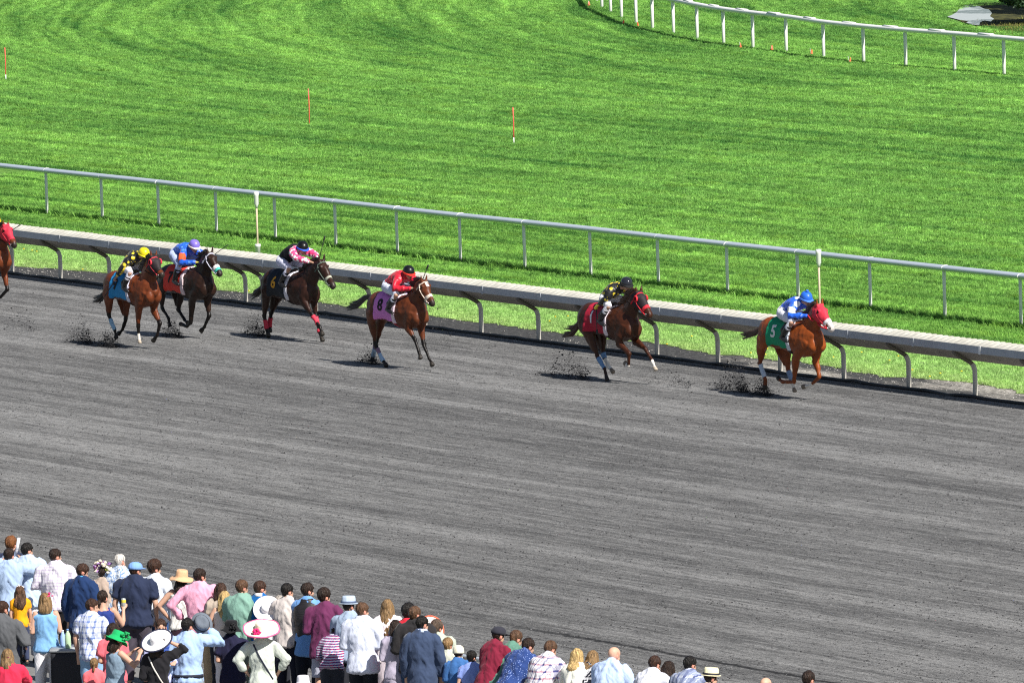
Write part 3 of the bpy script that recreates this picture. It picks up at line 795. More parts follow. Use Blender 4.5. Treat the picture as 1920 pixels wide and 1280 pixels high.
    for i in range(16):
        ph = r.uniform(0, 6.28); sp = r.uniform(.2, 1); pp = []
        L_ = r.uniform(.75, 1.05)
        for j, q in enumerate(tl):
            t = j/(nrm-1); s_ = .085*t*sp
            pp.append((tl[0]+(q-tl[0])*L_) + Vector((r.uniform(-.015, .015)*t, math.cos(ph)*s_*.7, math.sin(ph)*s_+r.uniform(-.02, .02)*t)))
        loft(b, pp, [(.026, .03)] + [(.028*(1-.5*j/nrm), .036*(1-.5*j/nrm)) for j in range(1, nrm-1)] + [(.004, .006)], 6)
    loft(b, [tl[0]+Vector((.10, 0, .02)), tl[0], tl[0].lerp(tl[1], .5)], [(.03, .03), (.038, .042), (.035, .05)], 8)
    obj('tail', b, hm, e)
    # eyes
    for s in (-1, 1):
        b = bmesh.new(); ball(b, pl+hd*HL*.21+sd*s*.093-dn*.022, .019, seg=10, ring=7); obj('eye', b, M_eye, e)
    # saddle cloth, pad, girth
    x0_, x1_ = P.get('cloth_x', (-.56, .06)); zc = .93+dz
    def slant(c): return (1.35-c.z)*.22
    def trunk(c): return abs(c.y) < .30 and -.95 < c.x < .45
    cl = shell(me, lambda c: trunk(c) and x0_-slant(c)*.6 < c.x < x1_-slant(c)*.2 and c.z > zc and not(abs(c.y) < .17 and c.z < 1.1), .016)
    cme = bpy.data.meshes.new('saddle_cloth'); cl.to_mesh(cme); cl.free()
    cloth_o = obj('saddle_cloth', cme, simple(P['cloth']), e)
    cbv = BVHTree.FromPolygons([v.co for v in cme.vertices], [tuple(p.vertices) for p in cme.polygons])
    if P.get('num'):
        for s in (-1, 1): numeral(P['num'], .31, cbv, (-.36, 1.21+dz), s, simple(P['numcol']), cloth_o)
    pad = shell(me, lambda c: trunk(c) and x1_-slant(c)*.2 < c.x < x1_+.085 and c.z > zc-.03 and not(abs(c.y) < .17 and c.z < 1.1), .02)
    obj('saddle_towel', pad, simple(P.get('pad', 'e8e4ea')), e)
    gi = shell(me, lambda c: trunk(c) and x1_-.05 < c.x < x1_+.03 and c.z < zc+.05 and c.z > .6+dz, .01)
    obj('girth', gi, M_blackc if not P.get('girth') else simple(P['girth']), e)
    b = bmesh.new(); sx = x1_-.12
    loft(b, [(sx-.20, 0, 1.455+dz), (sx-.08, 0, 1.435+dz), (sx+.06, 0, 1.44+dz), (sx+.16, 0, 1.48+dz)], [(.14, .025), (.11, .03), (.09, .03), (.05, .035)], 14)
    sdl = obj('saddle', b, M_leather, e)
    for s in (-1, 1):
        b = bmesh.new(); loft(b, [(sx, s*.16, 1.38+dz), (sx+.02, s*.275, 1.28+dz), (sx+.03, s*.29, 1.18+dz)], [(.06, .012), (.05, .012), (.012, .008)], 10, up=(0, s, .2)); obj('flap', b, M_leather, sdl)
    # head tack
    def hdist(c): return seg_t(c, pl, mz)
    def ring(t0, t1): return lambda c: (lambda q: q[1] < .21 and t0 < ((c-pl).dot(hd)/HL) < t1 and c.x > pl.x-.1)(hdist(c))
    if P.get('hood'):
        eyes = [pl+hd*HL*.21+sd*s*.10-dn*.02 for s in (-1, 1)]
        def hp_(c):
            q = (c-pl).dot(hd)/HL; dpt = (c-pl).dot(dn)
            if hdist(c)[1] > .19 or c.x < pl.x-.09: return False
            if min((c-x).length for x in eyes) < .034: return False
            if c.z > pl.z+.075: return False
            return -.10 < q < .60+ (0.05 if dpt < 0 else -.03) and not (q < .02 and dpt > .12)
        hm_ = shell(me, hp_, .007); ho = obj('hood', hm_, simple(P['hood']), e)
        if P.get('cups'):
            for s in (-1, 1):
                c = pl+hd*HL*.20+sd*s*.104-dn*.018; b = bmesh.new()
                Mx = Matrix.Translation(c) @ (sd*s-hd*.1).to_track_quat('Z', 'Y').to_matrix().to_4x4()
                rr = [(.036, -.01), (.060, -.004), (.064, .012), (.058, .026), (.045, .032), (.040, .02)]
                lathe(b, rr, Mx, 18, close=False); obj('blinker_cup', b, simple(P['cups']), ho)
    bc = simple(P.get('bridle', '2a1c14')); br = P.get('bridle', '2a1c14')
    bo = obj('noseband', shell(me, ring(.60, .67 if P.get('thinband') else .72), .012), simple(P.get('band', br)), e)
    if not P.get('hood') or P.get('cups'):
        obj('browband', shell(me, ring(.055, .095), .010), simple(P.get('cups', br)), e)
    if P.get('pad_nose'): obj('nose_patch', shell(me, lambda c: .70 < (c-pl).dot(hd)/HL < .82 and hdist(c)[1] < .115 and (c-pl).dot(dn) < .0+.02 and c.x > pl.x, .008), simple(P['pad_nose']), e)
    for s in (-1, 1):                                                          # cheek straps, bit, reins
        b = bmesh.new(); a = pl+hd*HL*.04+sd*s*.085+dn*0; bit = pl+hd*HL*.86+sd*s*.066+dn*.035
        mids = []
        for t in (0, .25, .5, .75, 1):
            p = a.lerp(bit, t); p = p + dn*.04*math.sin(t*3.1); h_ = bvh.ray_cast(p+sd*s*.4, -sd*s); mids.append((h_[0]+sd*s*.008) if h_[0] else p)
        loft(b, mids, [(.006, .012)]*5, 6, up=sd); obj('cheek_strap', b, bc, bo)
        b = bmesh.new(); Mx = Matrix.Translation(bit) @ sd.to_track_quat('Z', 'Y').to_matrix().to_4x4(); lathe(b, [(.022, -.004), (.030, 0), (.022, .004)], Mx, 12, close=False); obj('bit_ring', b, mat('steel', (.5, .5, .5), .25, metal=1), bo)
        b = bmesh.new(); hand = P.get('hands', Vector((.56, 0, 1.58))); hnd = Vector((hand[0], s*.07, hand[2]))
        rc = simple(P.get('rein', '1c1410')); mid = bit.lerp(hnd, .5)+sd*s*.12+Vector((0, 0, -.10))
        cps = []
        for t in (0, .2, .4, .6, .8, 1):
            q = bit*(1-t)**2+mid*2*t*(1-t)+hnd*t*t
            h_ = bvh.find_nearest(q)
            if h_[0] and (q-h_[0]).dot(h_[1]) < .012: q = h_[0]+h_[1]*.014
            cps.append(q)
        loft(b, cps, [(P.get('rein_w', .007),)*2]*6, 6); obj('rein', b, rc, e)
    # leg bandages
    for k, lst in P.get('wrap', {}).items():
        bn = [x for x in bones if x[3] == k][0]
        for (t0, t1, hexc) in lst:
            lim = .062
            def wp(c, bn=bn, t0=t0, t1=t1):
                d = bn[1]-bn[0]; t = (c-bn[0]).dot(d)/d.length_squared; dd = (c-bn[0]-d*t).length
                return t0 < t < t1 and dd < (.062 if t < 1 else .05)
            wb = shell(me, wp, .012)
            if len(wb.faces): obj('leg_wrap', wb, simple(hexc), e)
            else: wb.free()
    return e, me, bvh

def person_jockey(loc, heading, J, label):
    """one crouching rider; local axes are the horse's"""
    e = empty('person', loc, heading, label, 'person')
    V = Vector; dz = J.get('dz', 0)
    sh = J.get('sh', (.18, 1.77)); seat = J.get('seat', (-.32, 1.60)); hm_ = J.get('helm', (.38, 1.90)); hands = J.get('hands', V((.56, 0, 1.58)))
    pel = V((seat[0], 0, seat[1])); shc = V((sh[0], 0, sh[1])); hc = V((hm_[0], J.get('hy', 0), hm_[1]-.04))
    kn = J.get('knee', (.27, 1.47)); ft = J.get('foot', (0.0, 1.17))
    b = bmesh.new(); g = bmesh.new(); tr = bmesh.new()
    pts = [pel, pel.lerp(shc, .35)+V((0, 0, .05)), pel.lerp(shc, .75)+V((0, 0, .045)), shc]
    loft(b, pts, [(.135, .115), (.115, .095), (.15, .105), (.14, .085)], 14)
    loft(g, [pts[0].lerp(pts[1], .35)]+pts[1:]+[shc+V((.07, 0, .03))], [(.145, .125), (.135, .115), (.17, .125), (.165, .105), (.09, .07)], 16)
    loft(tr, [pel+V((-.05, 0, -.02)), pel+V((.10, 0, .01))], [(.15, .14), (.15, .13)], 14)
    nk = shc.lerp(hc, .5); loft(b, [shc, nk, hc+V((0, 0, -.03))], [(.06, .06), (.052, .055), (.05, .055)], 10)
    fd = V((math.cos(J.get('turn', -.15)), math.sin(J.get('turn', -.15)), -.35)).normalized()
    side = fd.cross(V((0, 0, 1))).normalized(); upv = side.cross(fd)
    ball(b, hc, (.09, .078, .10)); ball(b, hc+fd*.035-upv*.065, (.062, .055, .055)); ball(b, hc+fd*.092-upv*.03, (.02, .014, .022)); ball(b, hc+fd*.06-upv*.105, (.03, .03, .02))
    for s in (-1, 1): ball(b, hc+side*s*.08-upv*.03, (.02, .012, .028))
    boots = []; hand_pts = {}
    for s, key in ((-1, 'R'), (1, 'L')):
        hp = pel+V((.04, s*.11, -.02)); k_ = V((kn[0], s*.27, kn[1])); f_ = V((ft[0], s*.305, ft[1]))
        loft(b, [hp, k_], [(.075, .08), (.05, .052)], 12); loft(tr, [hp, hp.lerp(k_, .5), k_, k_.lerp(f_, .42)], [(.10, .11), (.088, .094), (.068, .072), (.06, .064)], 14)
        loft(b, [k_, k_.lerp(f_, .4)+V((-.01, 0, 0)), f_], [(.05, .052), (.048, .052), (.032, .036)], 12)
        loft(b, [f_, f_+V((.10, 0, -.05)), f_+V((.16, 0, -.06))], [(.032, .03), (.035, .025), (.028, .018)], 10)
        bb = bmesh.new(); loft(bb, [k_.lerp(f_, .28), k_.lerp(f_, .55)+V((-.012, 0, 0)), f_], [(.060, .062), (.054, .058), (.043, .046)], 14)
        loft(bb, [f_+V((-.04, 0, -.005)), f_+V((.05, 0, -.035)), f_+V((.12, 0, -.06)), f_+V((.18, 0, -.068))], [(.036, .04), (.042, .042), (.044, .034), (.03, .022)], 12); boots.append(bb)
        shd = shc+V((.0, s*.165, -.01)); el = J.get('el'+key); el = V((el[0], s*abs(el[1]), el[2])) if el else V((.24, s*.29, 1.57))
        ha = J.get('ha'+key); ha = V(ha) if ha else V((hands[0], s*.07, hands[2]))
        loft(b, [shd, el], [(.05, .05), (.04, .04)], 10); loft(b, [el, ha], [(.04, .04), (.026, .026)], 10)
        loft(g, [shd+V((0, -s*.05, 0)), shd.lerp(el, .4), el, el.lerp(ha, .5), el.lerp(ha, .88)], [(.085, .085), (.075, .078), (.06, .06), (.054, .054), (.036, .036)], 12)
        d = (ha-el).normalized(); u = V((0, 0, 1)); sdv = d.cross(u).normalized(); u = sdv.cross(d)
        loft(b, [ha, ha+d*.05, ha+d*.085], [(.03, .024), (.038, .024), (.036, .02)], 10)
        for i in range(4):
            q = ha+d*.08+sdv*(i-1.5)*.0195
            L_ = (.034, .039, .036, .028)[i]
            loft(b, [q, q+d*L_*.8-u*.004, q+d*L_*.9-u*.03, q+d*L_*.1-u*.045], [.0105, .010, .0095, .009], 6)
        q = ha+d*.03-sdv*s*-.03; loft(b, [q, q+d*.035-u*.015, q+d*.05-u*.035], [.012, .011, .009], 6); hand_pts[key] = (ha+d*.09-u*.02, d)
    body = blob(b, .012, 2)
    skin = V((.52, .30, .21))*J.get('tone', .9); gl = J.get('gloves')
    def col(c, n):
        if (c-hc).length < .16:
            for s in (-1, 1):
                if (c-(hc+fd*.078+side*s*.032-upv*.012)).length < .014: return (.05, .03, .025)
            if (c-(hc+fd*.085-upv*.075)).length < .018: return (.30, .10, .08)
            if (c-hc).dot(fd) < .01 and (c-hc).dot(upv) > -.08: return (.03, .02, .015)
        if gl and any((c-q[0]).length < .11 for q in hand_pts.values()): return lin(gl)
        return tuple(skin)
    paint(body, col)
    obj('body', body, mat('skin', rough=.55, vcol=True, spec=.35), e)
    gm = blob(g, .016, 2); wrinkle(gm, .014, 11, J.get('seed', 1), 1, True); obj('silks', gm, J['silk'], e)
    tm = blob(tr, .016, 2); wrinkle(tm, .006, 12, 3); obj('breeches', tm, cloth(J.get('breech', 'e8eaf4')), e)
    for bb in boots: obj('boot', bb, M_boot, e)
    if J.get('band_arm'):
        pass
    b = bmesh.new()
    Mh = Matrix.Translation(hc+upv*.015-fd*.01) @ Matrix((side, fd, upv)).transposed().to_4x4()
    prof = [(.118, -.03), (.122, 0), (.120, .03), (.108, .065), (.085, .092), (.05, .110), (.012, .117)]
    lathe(b, prof, Mh @ Matrix.Diagonal((.88, 1.06, 1, 1)), 24)
    h_o = obj('helmet', b, simple(J['cap'], .35) if not J.get('shiny') else mat('gloss_black', (.02, .022, .03), .12), e)
    b = bmesh.new(); lathe(b, [(.119, -.012), (.132, -.012), (.135, .014), (.122, .022)], Mh @ Matrix.Translation((0, 0, -.02)) @ Matrix.Diagonal((.9, 1.08, 1, 1)), 24, close=False); obj('goggle_band', b, simple(J.get('capband', J['cap'])), h_o)
    b = bmesh.new(); loft(b, [Mh @ V((-.085, .085, -.01)), Mh @ V((-.03, .15, -.02)), Mh @ V((.03, .15, -.02)), Mh @ V((.085, .085, -.01))], [(.03, .008)]*4, 8, up=upv); obj('peak', b, simple(J.get('capband', J['cap'])), h_o)
    if J.get('pom'): b = bmesh.new(); ball(b, Mh @ V((0, 0, .13)), (.03, .03, .026)); obj('pompom', b, simple(J['cap']), h_o)
    if J.get('patch'):
        q, s = J['patch'], -1; shd = shc+V((.0, s*.165, -.01)); el = J.get('elR'); el = V((el[0], -abs(el[1]), el[2])) if el else V((.24, -.29, 1.57))
        gb = shell(gm, lambda c: (lambda w_: w_[1] < .12 and .35 < w_[0] < .85 and c.y < shd.y-.01)(seg_t(c, shd, el)), .006); obj('arm_band', gb, simple(q), e)
    if J.get('vest'):
        vb = shell(gm, lambda c: abs(c.y) < .19 and c.x < shc.x-.04, .01); obj('vest', vb, simple(J['vest']), e)
    hd_, dd = hand_pts[J.get('whip_hand', 'R')]
    wd = V(J['whip']); 
    we = empty('riding_whip', loc, heading, J['whip_label'], 'whip')
    obj('shaft', tube([hd_-wd.normalized()*.08, hd_+wd*.5, hd_+wd], [.012, .009, .007], 6), M_dark, we)
    b = bmesh.new(); loft(b, [hd_+wd*.97, hd_+wd*1.15], [(.022, .008)]*2, 6); obj('flap', b, M_dark, we)
    return e

def silk(col, pattern=None, col2=None, k=None, wd=None):
    pat = (pattern, k, wd) if pattern else None
    return mat('silk_%s_%s_%s' % (col, pattern, col2), lin(col), .42, bump=.45, bscale=9, bdist=.03, spec=.5, sheen=.15, pattern=pat, col2=col2)

HY = R(3)
def HO(x, y): return Vector((x+X0, y, 0))
TAIL0 = lambda dx=0: [(-1.0, 1.27), (-1.12, 1.26), (-1.3, 1.18), (-1.5, 1.1), (-1.75, 1.04)]
HORSES = [
 (HO(-148.7, 93.69), dict(coat='chestnut', poll=(.76, 1.76), muzzle=(1.18, 1.35), dz=.03, seed=1, blaze='blaze',
   RH=[(-.86, .92), (-.97, .60), (-.82, .32), (-.85, .13)], LH=[(-.55, .85), (-.44, .50), (-.30, .27), (-.24, .11)],
   RF=[(.20, .78), (.10, .34), (-.27, .31), (-.43, .38)], LF=[(.40, .76), (.55, .44), (.27, .26), (.02, .22)],
   tail=[(-1.0, 1.25), (-1.12, 1.24), (-1.3, 1.15), (-1.5, 1.1), (-1.75, 1.06)], cloth='009a6c', num='5', numcol='f2f2f0', pad='dfe6f2', hood='e03048', band='f0ecec', rein='e0303c', rein_w=.016, bridle='c02030',
   wrap={'RH': [(.05, .85, 'c4d2e4')], 'LH': [(.1, .8, '8fa6c8')]}, white={'LF': .2, 'LH': .2}),
   'chestnut horse in a red hood leading the field, green saddle cloth with white 5',
   dict(helm=(.38, 1.92), silk=silk('1f5fd8', 'spots', 'f0f2f6', 5.5, .34), cap='2f6fe4', capband='4a86ee', pom=True, breech='e9eaf6', seed=1, patch='f4f4f6', whip=(-.12, -.10, -.35), whip_hand='R', haR=None,
        whip_label='dark whip held low by the rider in blue and white'), 'rider in blue and white silks with bobbled blue cap, on the leading chestnut'),
 (HO(-154.07, 93.02), dict(coat='liver', poll=(.86, 1.72), muzzle=(1.27, 1.31), seed=2,
   RH=[(-.52, .88), (-.36, .47), (-.14, .24), (-.06, .02)], LH=[(-.60, .86), (-.55, .47), (-.38, .26), (-.20, .15)],
   RF=[(.40, .78), (.71, .58), (.66, .34), (.54, .40)], LF=[(.50, .80), (.88, .66), (1.12, .43), (1.22, .28)],
   tail=[(-1.0, 1.24), (-1.1, 1.12), (-1.2, .95), (-1.4, .84), (-1.68, .80)], cloth='b01434', num='1', numcol='eceaf2', pad='ecdfe8', hood='241a20', cups='e02838', band='d82838', bridle='d82838',
   wrap={'RH': [(.15, .95, '6f97c4')], 'LH': [(-.05, .35, '6f97c4')]}, white={'LH': .6, 'RF': .1, 'LF': .12, 'hoof_LF': (.45, .38, .3)}),
   'dark chestnut horse second in the race with red cloth numbered 1',
   dict(helm=(.50, 1.91), sh=(.24, 1.78), seat=(-.16, 1.58), silk=silk('141417', 'spots', 'e8d030', 12, .40), cap='101014', shiny=True, breech='eeecf4', seed=2, patch='16161a', elR=(.20, .27, 1.60), haR=(-.02, -.30, 1.47), gloves='e8d84a', whip=(.05, -.03, -.42),
        whip_label='whip in the lowered hand of the black and yellow rider'), 'rider in black and yellow checked silks with shiny black helmet, on horse number 1'),
 (HO(-159.38, 91.48), dict(coat='bay', poll=(.80, 1.72), muzzle=(1.13, 1.29), seed=3, blaze='star',
   RH=[(-.80, .88), (-.74, .42), (-.53, .15), (-.37, .02)], LH=[(-.95, .88), (-1.10, .44), (-1.22, .18), (-1.26, .05)],
   RF=[(.44, .84), (.66, .62), (.77, .38), (.84, .25)], LF=[(.46, .80), (.56, .50), (.76, .22), (.87, .10)],
   tail=[(-1.0, 1.28), (-1.12, 1.33), (-1.32, 1.28), (-1.6, 1.12), (-1.95, 1.04)], cloth='e088d8', num='8', numcol='141016', pad='f4dcea', band='e8d8c8', bridle='e6d6c6', girth='b03040',
   wrap={'RH': [(.28, .62, '8a7088'), (.62, 1.15, 'a9c8e4')], 'LH': [(.2, .5, '8a7088'), (.5, 1.15, 'b4cbe2')]}, white={}),
   'bay horse with a white star and pink cloth numbered 8, third in the race',
   dict(helm=(.32, 1.91), sh=(.16, 1.77), seat=(-.38, 1.58), silk=silk('d01430', None), cap='141416', capband='d83020', breech='dfe4f6', seed=3, vest=None, whip=(.30, .0, .42), whip_hand='L', hands=None,
        whip_label='upright whip in front of the rider in red'), 'rider in plain red silks and black cap with red band, on horse number 8'),
 (HO(-166.09, 92.89), dict(coat='dark_bay', poll=(1.02, 1.62), muzzle=(1.48, 1.13), dz=-.07, seed=4,
   RH=[(-.78, .82), (-.93, .42), (-.88, .20), (-.80, .02)], LH=[(-.85, .84), (-1.08, .46), (-1.16, .20), (-1.12, .08)],
   RF=[(.60, .80), (.88, .55), (1.12, .33), (1.22, .18)], LF=[(.50, .76), (.58, .50), (.70, .22), (.83, .02)],
   tail=[(-1.0, 1.16), (-1.1, 1.08), (-1.22, .95), (-1.4, .84), (-1.62, .78)], cloth='16202c', num='6', numcol='e8a830', pad='e4e2ee', band='b8b8a8', thinband=True, bridle='5c6a60',
   wrap={'RH': [(.3, 1.1, 'd03048')], 'LH': [(.35, 1.1, 'c82840')], 'LF': [(.05, .6, 'e04058'), (.9, 1.1, 'd03048')], 'RF': [(.05, .6, 'd83850')]}, white={}),
   'dark bay horse at full stretch in red leg wraps, cloth numbered 6',
   dict(helm=(.38, 1.90), sh=(.22, 1.80), seat=(-.34, 1.58), silk=silk('e8457f', 'spots', 'f8f2f5', 13, .44), cap='101012', capband='2c5cd8', breech='dcdcf2', seed=4, vest='131318', elR=(.48, .24, 1.69), elL=(.52, .22, 1.70), hands=Vector((.80, 0, 1.60)), whip=(.22, .02, .5), whip_hand='L',
        whip_label='long whip standing up beside the pink and white rider'), 'rider in pink and white silks under a black vest, arms stretched forward'),
 (HO(-168.05, 91.61), dict(coat='near_black', poll=(.76, 1.74), muzzle=(1.17, 1.33), seed=5,
   RH=[(-.82, .90), (-.88, .57), (-.66, .36), (-.61, .20)], LH=[(-.62, .86), (-.68, .52), (-.45, .33), (-.32, .28)],
   RF=[(.30, .76), (.20, .33), (.02, .25), (-.22, .28)], LF=[(.40, .76), (.48, .47), (.30, .23), (.16, .14)],
   tail=[(-1.0, 1.24), (-1.1, 1.2), (-1.25, 1.1), (-1.4, 1.0), (-1.6, .95)], cloth='ee4436', num='7', numcol='141010', pad='f0d8dc', band='f0e8e8', bridle='d8d8ea', pad_nose='48c8b8', white={}),
   'nearly black horse with turquoise nose patch and orange red cloth numbered 7',
   dict(helm=(.22, 1.90), sh=(.02, 1.77), seat=(-.46, 1.68), knee=(.05, 1.50), foot=(-.10, 1.17), silk=silk('1c5cd0', 'spots', '5a98f0', 9, .3), cap='8a78e0', capband='f0e4d8', breech='b8c4ea', seed=5, patch='f06030', elR=(.16, .27, 1.54), hands=Vector((.42, 0, 1.55)), gloves='f0e060', whip=(.40, .3, .33), whip_hand='L',
        whip_label='thin whip pointing up past the ears of the nearly black horse'), 'rider in bright blue silks with purple cap, on horse number 7'),
 (HO(-167.03, 89.82), dict(coat='blood_bay', poll=(.70, 1.84), muzzle=(1.04, 1.48), dz=.05, seed=6,
   RH=[(-.76, .90), (-.83, .61), (-.63, .33), (-.58, .16)], LH=[(-.62, .88), (-.62, .52), (-.76, .30), (-.90, .22)],
   RF=[(.34, .78), (.28, .46), (.27, .27), (.30, .12)], LF=[(.42, .80), (.68, .52), (.58, .29), (.42, .16)],
   tail=[(-1.0, 1.26), (-1.12, 1.15), (-1.2, 1.0), (-1.36, .88), (-1.6, .82)], cloth='1e8fd0', num='9', numcol='10141c', pad='dcdcf0', hood='2a2024', cups='e83848', band='201818', bridle='c83040',
   wrap={'RH': [(.25, 1.0, '9cc4e0')]}, white={'RF': .25, 'hoof_RF': (.45, .38, .3)}),
   'reddish bay horse with blue cloth numbered 9, rearmost of the full horses',
   dict(helm=(.38, 1.93), sh=(.14, 1.83), seat=(-.24, 1.64), knee=(.26, 1.54), foot=(.06, 1.23), silk=silk('121215', 'spots', 'f0d838', 11, .41), cap='f2e020', breech='e6e2ee', seed=6, elR=(.04, .30, 1.62), haR=(-.20, -.30, 1.43), whip=(-.42, -.08, -.42), gloves=None,
        whip_label='pale tipped whip trailing down behind the rider in the yellow cap'), 'rider in black and yellow silks with a yellow cap, on horse number 9'),
]
H7 = dict(HORSES[0][1]); H7.update(coat='blood_bay', num='2', cloth='e8e8e8', numcol='141014', seed=7, blaze=None, band='d83048', rein='181818', rein_w=.007, white={}, wrap={}, poll=(.76, 1.78), muzzle=(1.14, 1.38))
m7 = at(29, 460, 1.40)
hx = Vector((math.cos(HY), math.sin(HY), 0))
o7 = Vector((m7.x, m7.y, 0)) - hx*1.16
HORSES.append((o7, H7, 'bay horse in a bright red hood entering at the left edge, mostly out of view',
   dict(helm=(.36, 1.93), silk=silk('e8b820', None), cap='f0c020', seed=7, whip=(.45, .1, .22), whip_hand='L', whip_label='whip pointing forward at the left edge of the picture'), 'rider in yellow silks at the left edge of the picture'))
for (loc, P, lb, J, jl) in HORSES:
    J = {k: v for k, v in J.items() if v is not None}
    hn = J.get('hands', Vector((.56, 0, 1.58))); P['hands'] = hn
    horse('race_horse', loc, HY, P, lb)
    person_jockey(loc, HY, J, jl)

# dirt thrown up by the hooves
def spray(q, n, sp, h, label, seed):
    p = at(*q); r = random.Random(seed); pts = []
    for i in range(int(n*2.8)):
        t = r.random()**1.5; a = r.gauss(0, .35); d = t*sp
        x = p.x - d*math.cos(a)*1.0 + r.gauss(0, .07); y = p.y + d*math.sin(a)*.45 + r.gauss(0, .06)
        z = abs(r.gauss(0, 1))*h*(.3+1.0*math.sin(min(1, t*1.15)*3.0)) + .01
        pts.append((x, y, z, r.uniform(.003, .010)*(2.6 if r.random() < .035 else .9)))
    o = clods('flying_dirt', pts, M_clod, seed); tag(o, label, 'dirt', kind='stuff')
for i, (q, n, sp, h, lb) in enumerate([
    ((1440, 743), 1100, .55, .15, 'dark spray of dirt around the hind hoof of the leading horse'), ((1398, 736), 1500, 1.0, .24, 'tall plume of dark dirt behind the leading horse'),
    ((1098, 712), 1100, 1.5, .20, 'grey plume of dirt behind the second horse'), ((705, 684), 700, .6, .13, 'low spray of dirt under the third horse'),
    ((492, 632), 900, .7, .17, 'spray of dirt behind the red leg wraps'), ((334, 634), 900, .7, .15, 'spray of dirt between the two close horses'),
    ((215, 652), 1000, .6, .13, 'spray of dirt below the hind hoof of the blue cloth horse'), ((170, 646), 900, .9, .2, 'plume of dirt behind the blue cloth horse'),
    ((840, 655), 160, 1.2, .5, 'few clods still falling ahead of the pink cloth horse'), ((60, 622), 220, 1.2, .35, 'few clods still falling near the left edge'), ((1290, 728), 300, 1.6, .22, 'clods falling between the two leading horses')]):
    spray(q, n, sp, h, lb, 40+i)

# ------------------------------------------------------------------ crowd
ANG0 = math.atan2(H_FWD.y, H_FWD.x)
M_skin = mat('skin', rough=.55, vcol=True, spec=.35)
HAIRC = dict(black='17120f', dbrown='2c1d15', brown='40291d', lbrown='604532', ginger='80502c', blonde='c8a870', dblonde='8c6f4c', grey='a8a098', white='d8d2cc', greybrown='5c4c40')
def hairmat(c):
    return mat('hair_'+c, tuple(v*.9 for v in lin(HAIRC[c])), .5, bump=1, bscale=26, bdist=.025, stretch=(3, 3, .35), spec=.35, var=.6, vscale=13)
def pat(p):
    if isinstance(p, str): return cloth(p)
    return cloth(p[0], (p[1], p[2], p[3]), p[4], p[5] if len(p) > 5 else None)
ARMS = dict(down=((-.02, .07, -.29), (.05, .06, -.53)), bent=((-.03, .05, -.28), (.22, -.03, -.28)), fold=((.0, .12, -.26), (.18, -.12, -.22)), rail=((.16, .07, -.24), (.38, -.02, -.24)),
            phone=((.16, .10, -.16), (.34, -.06, .02)), cam=((.20, .14, -.06), (.34, -.06, .14)), up=((.12, .17, -.04), (.12, .0, .22)), upout=((.10, .13, -.24), (.20, .14, -.02)), head=((.08, .24, .10), (.05, .02, .22)), hip=((-.06, .20, -.22), (.06, .06, -.40)), back=((-.08, .12, -.27), (-.14, -.02, -.42)))

